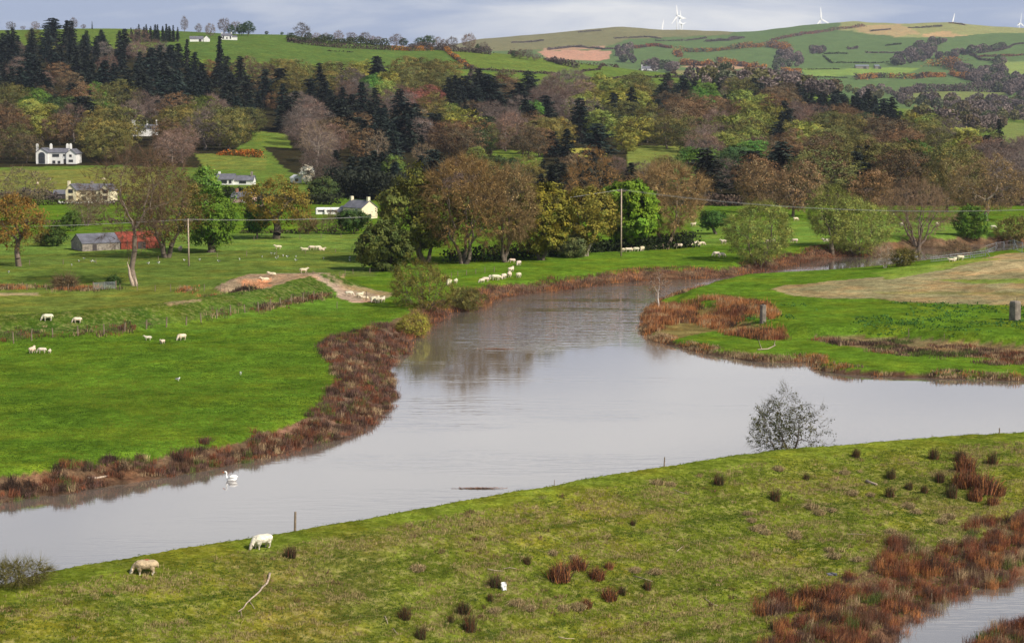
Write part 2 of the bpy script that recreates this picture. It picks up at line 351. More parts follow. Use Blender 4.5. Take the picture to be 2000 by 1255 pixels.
def quads(C, size, rng, elong=1.0, up=0.0, dirs=None, nrm=None):
    """random small quads round centres C; returns V (4n,3), F (n,4)"""
    n = len(C); a = rng.normal(size=(n, 3)) if dirs is None else dirs + rng.normal(size=(n, 3)) * .25
    a /= np.linalg.norm(a, axis=1)[:, None] + 1e-9
    b = rng.normal(size=(n, 3)); b[:, 2] *= (1 - up)
    if nrm is not None:                                  # leaves face roughly outwards, as the skin of a crown does
        nn = nrm + rng.normal(size=(n, 3)) * .32; nn /= np.linalg.norm(nn, axis=1)[:, None]; a -= nn * (a * nn).sum(1)[:, None]; a /= np.linalg.norm(a, axis=1)[:, None] + 1e-9; b = np.cross(nn, a)
    b -= a * (a * b).sum(1)[:, None]; b /= np.linalg.norm(b, axis=1)[:, None] + 1e-9
    s = np.asarray(size) * rng.uniform(.6, 1.3, n); s = s[:, None]
    A = a * s * elong * .5; B = b * s * .5
    V = np.stack([C - A - B * .7, C + A * .8 - B, C + A + B * .6, C - A * .7 + B], 1).reshape(-1, 3)
    return V, np.arange(4 * n).reshape(n, 4)
def tubes(S, sides):
    """S: (n,8) p0 r0 p1 r1 -> open tapered prisms"""
    S = np.asarray(S, float); p0 = S[:, :3]; r0 = S[:, 3]; p1 = S[:, 4:7]; r1 = S[:, 7]
    t = p1 - p0; t /= np.linalg.norm(t, axis=1)[:, None] + 1e-9
    ref = np.where(np.abs(t[:, 2:3]) < .9, np.array([[0, 0, 1.]]), np.array([[1., 0, 0]])); a = np.cross(t, ref); a /= np.linalg.norm(a, axis=1)[:, None]; b = np.cross(t, a)
    q = np.arange(sides) * 2 * math.pi / sides; c = np.cos(q)[None, :, None]; s = np.sin(q)[None, :, None]
    ring = a[:, None] * c + b[:, None] * s
    V = np.concatenate([p0[:, None] + ring * r0[:, None, None], p1[:, None] + ring * r1[:, None, None]], 1).reshape(-1, 3)
    n = len(S); base = (np.arange(n) * 2 * sides)[:, None]; k = np.arange(sides)[None]; k2 = (k + 1) % sides
    Fq = np.stack([base + k, base + k2, base + sides + k2, base + sides + k], -1).reshape(-1, 4)
    return V, Fq
def blades(B, h, lean, wd, rng, droop=.0):
    """grass / rush blades: B (n,3) feet, h (n,), returns tris as V,F: two stacked faces per blade"""
    n = len(B); a = rng.uniform(0, 2 * math.pi, n); l = np.abs(rng.normal(size=n)) * lean
    d = np.stack([np.cos(a), np.sin(a), np.zeros(n)], 1); h = np.asarray(h) * rng.uniform(.6, 1.15, n)
    side = np.stack([-np.sin(a + 1.2), np.cos(a + 1.2), np.zeros(n)], 1) * np.asarray(wd)[..., None] * .5
    mid = B + d * (l * h * .35)[:, None] + np.array([0, 0, 1.]) * (h * .6)[:, None]
    tip = B + d * (l * h)[:, None] + np.array([0, 0, 1.]) * (h * np.clip(1 - l * (.35 + droop), .1, 1))[:, None]
    V = np.stack([B - side, B + side, mid + side * .8, mid - side * .8, tip], 1).reshape(-1, 3)
    i = np.arange(n)[:, None] * 5
    return V, i + np.array([[0, 1, 2, 3]]), i + np.array([[3, 2, 4]])

# ------------------------------------------------------------------ terrain
NX = 620; rs = [70.0]
while rs[-1] < 9000: rs.append(rs[-1] + max(.45, rs[-1] * (.0036 if rs[-1] < 700 else .0046)))
ys = np.array(rs); tt = np.linspace(-1, 1, NX); tt = .40 * (tt * .8 + .2 * tt ** 3)
GX = tt[None, :] * (ys[:, None] + 60); GY = np.repeat(ys[:, None], NX, 1)
GZ = height(GX, GY)
U_, V_ = project(GX, GY, GZ)
jn = (fbm(GX, GY, 9, 21, 3) - .5)
Uj = U_ + (fbm(GX, GY, 12, 31, 3) - .5) * 3889 / GY * 5; Vj = V_ + (fbm(GX, GY, 12, 41, 3) - .5) * 60000 / GY ** 2 * 9 * (GY < 700) + (fbm(GX, GY, 40, 41, 3) - .5) * 6 * (GY >= 700)
colr = np.zeros(GX.shape + (3,)); straw = np.zeros(GX.shape)
def C(r, g, b): return np.array([r, g, b])
GR = C(.090, .165, .014)
colr[:] = GR
far = GY > 560
colr[(GY > 660) & (GY < 2300)] = C(.105, .165, .028)
colr[GY >= 2300] = C(.095, .155, .055)
def zone(poly, c, d0=0, d1=1e9, k=1.0, st=None, raw=False):
    m = inpoly(U_ if raw else Uj, V_ if raw else Vj, poly) & (GY > d0) & (GY < d1)
    colr[m] = colr[m] * (1 - k) + np.array(c) * k
    if st is not None: straw[m] = st
# mid-distance meadow tones
zone([(-900,505),(700,470),(730,540),(640,540),(430,560),(-900,575)], C(.105,.155,.028), 250, 560)
zone([(-900,462),(720,455),(720,485),(-900,512)], C(.125,.20,.035), 300, 640)
zone([(-900,575),(430,560),(640,560),(400,595),(0,630),(-900,700)], C(.125,.165,.03), 200, 420)
zone([(-900,330),(120,332),(300,322),(330,380),(-900,385)], C(.16,.18,.04), 640, 900)
zone([(1340,430),(2600,430),(2600,490),(1700,480),(1360,480)], C(.12,.205,.03), 400, 660)
zone([(-900,700),(0,640),(330,615),(640,560),(730,600),(600,640),(-900,680)], C(.09,.17,.02), 200, 340, .55)
ddk = pdist(GX, GY, DYKE); mk_ = (ddk < 6.5) & (GY < 380) & (~inpoly(GX, GY, BIGRIGHT)); colr[mk_] = colr[mk_] * .15 + C(.045, .088, .012) * .85; straw[mk_] = .45
# near embankment: rough, strawy grass
cyv = np.interp(GX, CRX, CRY); S_ = (cyv - GY) * .80
m = (S_ > -12); t_ = sstep((S_ - 2.0) / 3.5)
colr[m] = C(.135, .178, .018) * (1 - t_[m])[:, None] + C(.130, .158, .018) * t_[m][:, None]
bp_ = sstep((fbm(GX, GY, 11, 71, 4) - .5) / .12) * m * t_; colr[:] = colr * (1 - .3 * bp_[..., None]) + C(.16, .125, .045) * .3 * bp_[..., None]
straw[m] = .16 + .42 * t_[m]
# woodland floor
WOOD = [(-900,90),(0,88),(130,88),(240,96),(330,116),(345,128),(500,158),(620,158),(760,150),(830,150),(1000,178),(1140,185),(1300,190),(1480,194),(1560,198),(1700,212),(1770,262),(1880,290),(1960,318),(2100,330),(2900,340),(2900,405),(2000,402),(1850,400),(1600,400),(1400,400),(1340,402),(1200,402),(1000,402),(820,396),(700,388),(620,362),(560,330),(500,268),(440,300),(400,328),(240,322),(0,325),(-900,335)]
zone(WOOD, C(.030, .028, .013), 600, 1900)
zone([(490,255),(560,262),(570,290),(500,285)], C(.12,.18,.03), 850, 1300, raw=True)
zone([(380,300),(520,302),(520,332),(400,330)], C(.14,.18,.035), 700, 1100, raw=True)
zone([(1225,285),(1345,285),(1345,332),(1225,335)], C(.15,.19,.04), 700, 1300, raw=True)
zone([(960,293),(1060,293),(1060,325),(960,320)], C(.13,.20,.03), 700, 1300, raw=True)
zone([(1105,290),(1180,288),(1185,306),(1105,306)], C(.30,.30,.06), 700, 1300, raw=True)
# ridge A fields
zone([(300,60),(1100,60),(1100,150),(900,136),(640,126),(320,110)], C(.082,.138,.030), 1300, 2100)
zone([(860,96),(1130,110),(1120,146),(925,134)], C(.11,.165,.032), 1300, 2100)
zone([(1120,120),(1400,120),(1400,160),(1120,156)], C(.098,.155,.03), 1300, 2100)
zone([(-900,40),(260,40),(250,78),(-900,84)], C(.095,.15,.028), 1300, 2100)
# far hill
moor = C(.175,.175,.085)
zone([(860,40),(1500,40),(1420,68),(1230,76),(1180,92),(1050,98),(860,100)], moor, 3000)
zone([(1640,30),(2700,30),(2700,62),(1960,64),(1860,72),(1790,74),(1700,66),(1640,58)], C(.24,.26,.10), 4000)
zone([(1660,50),(1760,48),(1800,66),(1750,72),(1680,62)], C(.34,.27,.13), 4000)
zone([(1800,64),(1850,62),(1890,70),(1840,74),(1800,72)], C(.40,.29,.14), 4000)
zone([(1050,100),(1195,98),(1188,118),(1070,116)], C(.42,.25,.17), 2600)
zone([(1060,94),(1180,90),(1180,96),(1060,100)], C(.36,.24,.15), 2600)
zone([(1370,124),(1450,120),(1480,134),(1400,138),(1330,130)], C(.36,.24,.14), 2400)
zone([(1310,136),(1480,140),(1520,160),(1420,172),(1330,150)], C(.20,.20,.08), 2200)
zone([(1560,134),(1800,132),(1760,150),(1580,150)], C(.17,.26,.06), 2200)
zone([(1750,178),(1965,178),(1960,196),(1760,196)], C(.16,.20,.065), 2100, 3600)
zone([(1440,150),(1560,168),(1600,182),(1440,182)], C(.15,.27,.05), 1700, 3000)
zone([(1940,120),(2200,125),(2200,150),(1940,145)], C(.21,.28,.08), 2300)
zone([(1766,214),(1860,214),(1862,236),(1770,236)], C(.14,.185,.05), 1500, 2900)
zone([(1955,238),(2010,240),(2010,275),(1962,272)], C(.14,.185,.05), 1300, 2900)
# soil and tracks
earth = C(.46, .25, .13); dirt = C(.27, .20, .125)
EARTH_PX = [(432,560),(450,545),(480,536),(520,534),(600,533),(612,540),(560,552),(540,562),(480,568),(440,572)]
zone(EARTH_PX, dirt, 200, 420)
zone([(480,549),(530,545),(542,560),(500,566),(478,562)], C(.50,.25,.13), 200, 420)
TRACK_PX = [(600,532),(630,534),(660,552),(690,566),(735,576),(740,590),(700,592),(668,580),(645,560),(622,545)]
TRACK2 = [(655,535),(668,540),(690,556),(760,572),(752,592),(700,582),(668,556)]
zone(TRACK_PX, C(.38,.28,.20), 200, 420); zone(TRACK2, C(.34,.26,.16), 200, 420, .7)
zone([(320,590),(395,583),(400,586),(330,598)], C(.25,.2,.12), 200, 420, .8)
zone([(-300,570),(60,572),(60,577),(-300,577)], C(.33,.26,.15), 200, 420, .8)
BARE_PX = [(1500,566),(1530,556),(1600,553),(1640,547),(1700,541),(1760,536),(1830,524),(1880,512),(1960,496),(2100,488),(2600,470),(2600,610),(2000,597),(1900,593),(1750,590),(1680,582),(1600,582),(1540,577)]
zone(BARE_PX, C(.30,.235,.14), 200, 520, .75)
zone([(1830,545),(2600,540),(2600,556),(1900,553)], C(.14,.22,.03), 200, 520, .8); zone([(1700,532),(1900,505),(1960,505),(1830,530),(1740,545)], C(.15,.22,.03), 200, 520, .9)
zone([(1880,540),(1960,510),(2300,510),(2300,525),(1960,528)], C(.50,.37,.19), 200, 520, .5)
zone([(1700,570),(2600,572),(2600,578),(1720,575)], C(.2,.2,.07), 200, 520, .7)
# muddy strip at every waterline, reed litter on the banks
sdr = sdist(GX, GY, RIV); mw = (sdr > -2) & (sdr < .9) & (GY < 600) & (S_ < -2); colr[mw] = C(.085, .055, .035)
RIGHTM = inpoly(GX, GY, BIGRIGHT)
mb = (sdr >= .9) & (sdr < 3.6 + jn * 3) & (~RIGHTM) & (GY < 480) & (S_ < -2); colr[mb] = C(.13, .085, .05)
zone([(635,690),(680,660),(740,640),(800,640),(790,690),(760,710),(770,780),(700,850),(560,885),(540,850),(640,810),(650,760)], C(.15,.10,.07), 120, 400)
zone([(1262,600),(1400,598),(1530,655),(1520,664),(1400,645),(1290,665),(1255,640)], C(.20,.12,.06), 200, 400, .7)
zone([(1590,655),(1800,662),(2300,690),(2300,720),(1900,700),(1740,684),(1640,675)], C(.20,.14,.08), 200, 400, .8)
pdp = sdist(GX, GY, POND); mp_ = (pdp < 7 + jn * 6) & (GY < 170) & (S_ > 8); colr[mp_] = C(.12, .075, .045); straw[mp_] = 0

grass_m = bpy.data.materials.new('pasture'); grass_m.use_nodes = True
nt = grass_m.node_tree; p = nt.nodes['Principled BSDF']; p.inputs['Roughness'].default_value = .95; p.inputs['Specular IOR Level'].default_value = .0
def nd(t, **k):
    n = nt.nodes.new(t)
    for a, b in k.items(): setattr(n, a, b)
    return n
def noise_n(scale, detail=4, rough=.55, stretch=None):
    t = nd('ShaderNodeTexCoord'); n = nd('ShaderNodeTexNoise'); n.inputs['Scale'].default_value = scale; n.inputs['Detail'].default_value = detail; n.inputs['Roughness'].default_value = rough
    if stretch:
        m_ = nd('ShaderNodeMapping'); m_.inputs['Scale'].default_value = stretch[0]; m_.inputs['Rotation'].default_value = (0, 0, stretch[1]); nt.links.new(t.outputs['Object'], m_.inputs['Vector']); nt.links.new(m_.outputs[0], n.inputs['Vector'])
    else: nt.links.new(t.outputs['Object'], n.inputs['Vector'])
    return n.outputs['Fac']
def rng_n(src, a, b, lo, hi):
    r = nd('ShaderNodeMapRange'); r.inputs['From Min'].default_value = a; r.inputs['From Max'].default_value = b; r.inputs['To Min'].default_value = lo; r.inputs['To Max'].default_value = hi; nt.links.new(src, r.inputs['Value']); return r.outputs[0]
def mix_n(f, a, b, bt='MIX'):
    m_ = nd('ShaderNodeMix', data_type='RGBA', blend_type=bt)
    for s, v in ((0, f), (6, a), (7, b)):
        if isinstance(v, (int, float)): m_.inputs[s].default_value = v
        elif isinstance(v, tuple): m_.inputs[s].default_value = v
        else: nt.links.new(v, m_.inputs[s])
    return m_.outputs[2]
ac = nd('ShaderNodeAttribute'); ac.attribute_name = 'col'; as_ = nd('ShaderNodeAttribute'); as_.attribute_name = 'straw'
c = ac.outputs['Color']
c = mix_n(1.0, c, rng_n(noise_n(.035, 3), .3, .7, .86, 1.14), 'MULTIPLY')
c = mix_n(1.0, c, rng_n(noise_n(.22, 5, .65), .35, .65, .74, 1.26), 'MULTIPLY')
c = mix_n(1.0, c, rng_n(noise_n(.75, 5, .7), .36, .64, .70, 1.3), 'MULTIPLY')
c = mix_n(rng_n(noise_n(.12, 6, .68), .46, .66, 0, .6), c, mix_n(1.0, c, (1.65, 1.08, .9, 1), 'MULTIPLY'))          # yellower patches
c = mix_n(1.0, c, rng_n(noise_n(3.2, 5, .75), .36, .64, .66, 1.34), 'MULTIPLY')
sm_ = nd('ShaderNodeMath', operation='MULTIPLY'); nt.links.new(as_.outputs['Fac'], sm_.inputs[0]); nt.links.new(rng_n(noise_n(1.5, 6, .72), .50, .66, 0, 1), sm_.inputs[1])
c = mix_n(sm_.outputs[0], c, (.36, .29, .13, 1))
sm2 = nd('ShaderNodeMath', operation='MULTIPLY'); nt.links.new(as_.outputs['Fac'], sm2.inputs[0]); nt.links.new(rng_n(noise_n(2.6, 6, .75), .52, .66, 0, .9), sm2.inputs[1])
c = mix_n(sm2.outputs[0], c, (.045, .075, .012, 1))
nt.links.new(c, p.inputs['Base Color'])
bp = nd('ShaderNodeBump'); bp.inputs['Strength'].default_value = .9; bp.inputs['Distance'].default_value = .22
hb = nd('ShaderNodeMath', operation='ADD'); nt.links.new(noise_n(2.2, 6, .7), hb.inputs[0]); nt.links.new(noise_n(.35, 4, .6), hb.inputs[1])
nt.links.new(hb.outputs[0], bp.inputs['Height']); nt.links.new(bp.outputs[0], p.inputs['Normal'])

NY = len(ys); idx = np.arange(NY * NX).reshape(NY, NX)
FQ = np.stack([idx[:-1, :-1], idx[:-1, 1:], idx[1:, 1:], idx[1:, :-1]], -1)
fu = (U_[:-1, :-1] + U_[1:, 1:]) / 2; fv = (V_[:-1, :-1] + V_[1:, 1:]) / 2; fd = GY[:-1, :-1]
mpath = (inpoly(fu, fv, TRACK_PX)) & (fd > 200) & (fd < 420)
mearth = inpoly(fu, fv, EARTH_PX) & (fd > 200) & (fd < 420)
mhill = fd > 700
mbare = inpoly(fu, fv, BARE_PX) & (fd > 200) & (fd < 520)
masks = [('path', mpath), ('bare_earth', mearth & ~mpath), ('bare_soil', mbare), ('hills', mhill)]
rest = ~(mpath | mearth | mhill | mbare); masks.append(('ground', rest))
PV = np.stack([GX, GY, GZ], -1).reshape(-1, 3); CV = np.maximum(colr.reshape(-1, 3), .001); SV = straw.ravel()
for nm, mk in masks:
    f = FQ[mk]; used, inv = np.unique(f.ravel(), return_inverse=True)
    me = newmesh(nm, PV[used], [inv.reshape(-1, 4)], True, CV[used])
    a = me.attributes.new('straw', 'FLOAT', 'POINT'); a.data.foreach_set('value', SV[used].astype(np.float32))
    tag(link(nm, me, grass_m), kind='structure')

# ------------------------------------------------------------------ water
wm = bpy.data.materials.new('river_water'); wm.use_nodes = True; nt = wm.node_tree; p = nt.nodes['Principled BSDF']
p.inputs['Base Color'].default_value = (.20, .165, .13, 1); p.inputs['Roughness'].default_value = .06; p.inputs['IOR'].default_value = 1.33; p.inputs['Specular IOR Level'].default_value = .5
gl = nd('ShaderNodeBsdfGlossy'); gl.inputs['Roughness'].default_value = .015; gl.inputs['Color'].default_value = (.93, .93, .95, 1)
fr = nd('ShaderNodeFresnel'); fr.inputs['IOR'].default_value = 1.5
df = nd('ShaderNodeBsdfDiffuse'); df.inputs['Color'].default_value = (.15, .125, .10, 1)
ms = nd('ShaderNodeMixShader'); nt.links.new(rng_n(fr.outputs[0], 0, 1, .28, 1.0), ms.inputs[0]); nt.links.new(df.outputs[0], ms.inputs[1]); nt.links.new(gl.outputs[0], ms.inputs[2])
b1 = nd('ShaderNodeBump'); b1.inputs['Strength'].default_value = 1.0; b1.inputs['Distance'].default_value = .0032
b2 = nd('ShaderNodeBump'); b2.inputs['Distance'].default_value = .20
nt.links.new(noise_n(1.0, 4, .6, ((1.0, 2.6, 1), .15)), b1.inputs['Height'])
nt.links.new(noise_n(.35, 3, .6, ((.6, 2.2, 1), -.1)), b2.inputs['Height'])
def breeze(cx, cy, rx, ry, rz):                          # a patch of water the breeze has roughened
    t = nd('ShaderNodeTexCoord'); m_ = nd('ShaderNodeMapping', vector_type='TEXTURE'); m_.inputs['Location'].default_value = (cx, cy, 0); m_.inputs['Rotation'].default_value = (0, 0, rz); m_.inputs['Scale'].default_value = (rx, ry, 50)
    g = nd('ShaderNodeTexGradient', gradient_type='SPHERICAL'); nt.links.new(t.outputs['Object'], m_.inputs['Vector']); nt.links.new(m_.outputs[0], g.inputs['Vector']); return g.outputs['Fac']
q1 = unproj(1195, 590, 0); q2 = unproj(1330, 556, 0)
ad = nd('ShaderNodeMath', operation='ADD'); nt.links.new(breeze(q1[0], q1[1], 23, 80, -.3), ad.inputs[0]); nt.links.new(breeze(q2[0], q2[1], 40, 55, -.6), ad.inputs[1])
st1 = nd('ShaderNodeMath', operation='MULTIPLY'); nt.links.new(rng_n(ad.outputs[0], .05, .35, 0, 1), st1.inputs[0]); nt.links.new(rng_n(noise_n(.09, 4, .6, ((.35, 1.5, 1), .25)), .36, .50, .12, 1.0), st1.inputs[1])
st2 = nd('ShaderNodeMath', operation='ADD'); nt.links.new(st1.outputs[0], st2.inputs[0]); nt.links.new(rng_n(noise_n(.05, 4, .6, ((.35, 1.3, 1), .25)), .48, .60, .01, .13), st2.inputs[1]); nt.links.new(st2.outputs[0], b2.inputs['Strength'])
nt.links.new(b2.outputs[0], b1.inputs['Normal'])
for x in (gl, fr): nt.links.new(b1.outputs[0], x.inputs['Normal'])
nt.links.new(ms.outputs[0], nt.nodes['Material Output'].inputs['Surface'])
def sheet(name, pts, z):
    me = bpy.data.meshes.new(name); me.from_pydata([(x, y, z) for x, y in pts], [], [tuple(range(len(pts)))]); me.update(); return tag(link(name, me, wm), kind='structure')
sheet('river', [(-150, 95), (120, 110), (220, 300), (300, 560), (-60, 560), (-150, 300)], 0.0)
sheet('pond', [(8, 95), (50, 95), (75, 170), (35, 150), (20, 118)], .80)

# ------------------------------------------------------------------ labels
LM = [('arched-window house', 110, 300), ('cream farmhouse', 175, 378), ('red sheeted barn', 255, 470), ('tall wire pole', 1213, 430), ('white bungalow', 450, 350),
      ('cream cottage', 715, 410), ('gorse clump', 468, 298), ('white ridge farmhouse', 448, 72), ('ploughed field', 1120, 108), ('brilliant green tree', 1225, 410),
      ('leaning green tree', 1398, 440), ('riverside willow', 1480, 460), ('twin-trunk tree', 1790, 420), ('metal barrier fence', 1895, 435), ('white blossom tree', 600, 343),
      ('far white cottage', 1268, 134), ('chimneys in the wood', 280, 245), ('pale grassy field', 1860, 188), ('tall pale bare tree', 265, 330), ('golden oak', 540, 400),
      ('small hillside field', 1815, 225), ('sunlit woodland glade', 1290, 315), ('conifer glade', 1145, 298), ('small green clearing', 530, 272), ('ridge conifer plantation', 300, 62),
      ('swan', 452, 932), ('upright fence post', 576, 1015), ('alder on the bank', 1540, 820), ('small pond', 1900, 1200), ('squat concrete pillar', 1490, 610), ('broad concrete pillar', 1982, 605),
      ('earth mound', 520, 550), ('dirt track', 650, 555), ('round olive bush', 825, 560), ('metal field gate', 204, 555), ('white scrap', 984, 1145), ('forked branch', 495, 1160),
      ('lime green tree', 930, 305), ('tall yellow-green tree', 1565, 255), ('bright yellow tree', 762, 163), ('pale slim tree', 1690, 350)]
PENDING = []
def later(o, base, cat, group, u, v, plural=None, near=None):
    PENDING.append([o, base, cat, group, u, v, near]); o['category'] = cat; o['group'] = group
ORD = ['', 'second', 'third', 'fourth', 'fifth', 'sixth', 'seventh', 'eighth', 'ninth', 'tenth', 'eleventh', 'twelfth']
def resolve():
    keys = {}
    for it in PENDING:
        o, base, cat, group, u, v, near = it
        best = None
        for nm, a, b in LM:
            dd = (u - a) ** 2 + ((v - b) * 1.3) ** 2
            if dd < 36: continue
            if best is None or dd < best[0]: best = (dd, nm, a, b)
        _, nm, a, b = best
        du, dv = u - a, v - b
        if abs(du) > abs(dv) * 2.2: w_ = 'right of' if du > 0 else 'left of'
        elif abs(dv) > abs(du) * 2.2: w_ = 'below' if dv > 0 else 'above'
        else: w_ = ('below right of' if du > 0 else 'below left of') if dv > 0 else ('above right of' if du > 0 else 'above left of')
        keys.setdefault((base, w_, nm), []).append(it)
    for (base, w_, nm), its in keys.items():
        its.sort(key=lambda t: t[4]); n = len(its)
        for i, it in enumerate(its):
            if n == 1: pre = ''
            elif i == 0: pre = 'leftmost '
            elif i == n - 1: pre = 'rightmost '
            elif n == 3: pre = 'middle '
            elif i < len(ORD): pre = ORD[i] + ' from left '
            else: pre = '%dth from left ' % (i + 1)
            it[0]['label'] = '%s%s %s the %s' % (pre, base, w_, nm)

# ------------------------------------------------------------------ trees
def grow(P, z0, r0, rng, lean=(0, 0), crooked=.10, trunks=1, up=.15):
    segs = []; ends = []
    def seg(a, b, ra, rb):
        L_ = np.linalg.norm(b - a); k = 2 if L_ < 3 else 3; prev = a
        for i in range(1, k + 1):
            q = a + (b - a) * i / k
            if i < k: q = q + rng.normal(size=3) * L_ * crooked * .6
            segs.append(np.concatenate([prev, [ra + (rb - ra) * (i - 1) / k], q, [ra + (rb - ra) * i / k]])); prev = q
    def rec(s, P, r, dep):
        n = len(P)
        if n <= 2 or dep > 9:
            for p_ in P: seg(s, p_, max(r * .7, .012), .008); ends.append(np.concatenate([p_, p_ - s]))
            return
        k = 2 if rng.random() < .6 else 3; k = min(k, n)
        Cc = P[rng.choice(n, k, replace=False)].copy()
        for _ in range(4):
            lab = np.argmin(((P[:, None] - Cc[None]) ** 2).sum(-1), 1)
            for j in range(k):
                if (lab == j).any(): Cc[j] = P[lab == j].mean(0)
        for j in range(k):
            Q = P[lab == j]
            if not len(Q): continue
            f = rng.uniform(.36, .52); e = s + (Cc[j] - s) * f; e[2] += up * np.linalg.norm(Cc[j] - s) * f * rng.uniform(.3, 1)
            rr = r * (len(Q) / n) ** .48
            seg(s, e, rr * 1.02, rr * .84); rec(e, Q, rr * .84, dep + 1)
    if trunks == 1:
        top = np.array([lean[0], lean[1], z0]); seg(np.array([0, 0, -.5]), top, r0 * 1.25, r0 * .85); rec(top, P, r0 * .85, 0)
    else:
        Cc = P[rng.choice(len(P), trunks, replace=False)].copy()
        for _ in range(6):
            lab = np.argmin(((P[:, None, :2] - Cc[None, :, :2]) ** 2).sum(-1), 1)
            for j in range(trunks):
                if (lab == j).any(): Cc[j] = P[lab == j].mean(0)
        for j in range(trunks):
            Q = P[lab == j]
            if not len(Q): continue
            t = Q.mean(0); b = np.array([t[0] * .06, t[1] * .06, -.5]); e = np.array([t[0] * .35, t[1] * .35, z0 * rng.uniform(.8, 1.3)]); rr = r0 * (len(Q) / len(P)) ** .4
            seg(b, e, rr * 1.2, rr * .85); rec(e, Q, rr * .85, 0)
    return np.array(segs), np.array(ends)
def envelope(n, hw, z0, z1, rng, lumps=9, shape='dome', fill=.45):
    """points in a lumpy crown; hw = half widths (x,y)"""
    out = []; zc = z0 + (z1 - z0) * (.46 if shape != 'vase' else .55); hh = (z1 - z0) / 2
    lc = rng.normal(size=(lumps, 3)); lc /= np.linalg.norm(lc, axis=1)[:, None]; la = rng.uniform(.0, .34, lumps)
    while len(out) < n:
        d = rng.normal(size=3); d /= np.linalg.norm(d)
        r = rng.uniform(fill, 1) ** (1 / 2.2) if rng.random() < .85 else rng.uniform(.2, 1)
        b = .78 + (la * np.exp(-((d[None] - lc) ** 2).sum(1) / .18)).sum()
        q = d * r * min(b, 1.12)
        x, y, z = q
        if shape == 'vase': s = .45 + .55 * sstep((z + 1) / 1.3); x *= s; y *= s
        if shape == 'cone': s = 1.05 - .62 * (z + 1) / 2; x *= s; y *= s
        if shape == 'dome': s = 1 - .26 * max(0, z) ** 2; x *= s; y *= s
        out.append((x * hw[0], y * hw[1], zc + z * hh))
    out = np.array(out)
    for a_, (l_, h_) in enumerate(((-hw[0], hw[0]), (-hw[1], hw[1]), (z0, z1))):
        q0, q1 = np.percentile(out[:, a_], (.7, 99.4)); out[:, a_] = l_ + (out[:, a_] - q0) / (q1 - q0) * (h_ - l_)
    return out
def leaf_cloud(ends, m, sig, size, rng, elong=1, twig=0, twl=1.2, tww=.05):
    Vs = []; Fs = []; Fc = []; n = 0; cols = []
    if m:
        Cn = np.repeat(ends[:, :3], m, 0) + rng.normal(size=(len(ends) * m, 3)) * sig * np.array([1, 1, .75])
        c0 = ends[:, :3].mean(0); c0[2] = ends[:, 2].min() * .6 + c0[2] * .4; sc_ = ends[:, :3].std(0) + .1
        ec = ends[rng.choice(len(ends), min(len(ends), 26), replace=False), :3] if len(ends) > 26 else ends[:, :3]      # clump centres: each clump has its own lit and shaded side
        j_ = np.argmin(((Cn[:, None] - ec[None]) ** 2).sum(-1), 1); nl = (Cn - ec[j_]); nl /= np.linalg.norm(nl, axis=1)[:, None] + 1e-6
        ng = (Cn - c0) / sc_; ng /= np.linalg.norm(ng, axis=1)[:, None] + 1e-6; nm_ = ng * .65 + nl * .85
        V, Fq = quads(Cn, np.full(len(Cn), size), rng, elong, nrm=nm_); Vs.append(V); Fs.append(Fq + n); n += len(V)
        base = np.repeat(rng.uniform(.68, 1.3, len(ends)), m) * rng.uniform(.75, 1.25, len(Cn)); hue = np.repeat(rng.normal(0, .09, len(ends)), m)
        cc = np.stack([base * (1 + hue), base, base * (1 - hue)], 1); cols.append(np.repeat(cc, 4, 0))
    if twig:
        E = np.repeat(ends, twig, 0); d = E[:, 3:6]; d = d / (np.linalg.norm(d, axis=1)[:, None] + 1e-6); d = d + rng.normal(size=d.shape) * .55; d[:, 2] += .12
        L_ = twl * rng.uniform(.5, 1.2, len(E)); s = E[:, :3] - E[:, 3:6] * rng.uniform(0, .7, len(E))[:, None]; e = s + d * L_[:, None]
        sd = rng.normal(size=d.shape); sd -= d * ((sd * d).sum(1) / ((d * d).sum(1) + 1e-6))[:, None]; sd /= np.linalg.norm(sd, axis=1)[:, None] + 1e-6; sd *= tww
        V = np.stack([s - sd, s + sd, e], 1).reshape(-1, 3); Fc = np.arange(len(V)).reshape(-1, 3) + n; Vs.append(V)
        base = rng.uniform(.7, 1.25, len(E)) ; cols.append(np.repeat(np.stack([base * .95, base * .9, base * .95], 1), 3, 0)); n += len(V)
    return np.concatenate(Vs), Fs + ([Fc] if len(Fc) else []), np.concatenate(cols)
def broad_meshes(seed, hw, z0, z1, npts, r0, m, sig, size, twig=0, twl=1.2, tww=.05, shape='dome', trunks=1, lean=(0, 0), elong=1, crooked=.1, fill=.45, off=(0, 0), up=.15, lumps=9):
    rng = np.random.default_rng(seed); P = envelope(npts, hw, z0, z1, rng, lumps, shape, fill); P[:, 0] += off[0]; P[:, 1] += off[1]
    segs, ends = grow(P, z0 + (z1 - z0) * (.12 if trunks == 1 else .0) if trunks == 1 else max(z0, .6), r0, rng, lean, crooked, trunks, up)
    big = segs[:, 3] > .09; Vs = []; Fs = []; n = 0
    for sel, k in ((big, 6), (~big, 3)):
        if sel.any(): V, Fq = tubes(segs[sel], k); Vs.append(V); Fs.append(Fq + n); n += len(V)
    tm = newmesh('trunk', np.concatenate(Vs), Fs, True)
    V, Fc, cc = leaf_cloud(ends, m, sig, size, rng, elong, twig, twl, tww)
    cm = newmesh('crown', V, Fc, False, cc)
    tm.materials.append(M['bark']); cm.materials.append(M['leaf'])
    return tm, cm
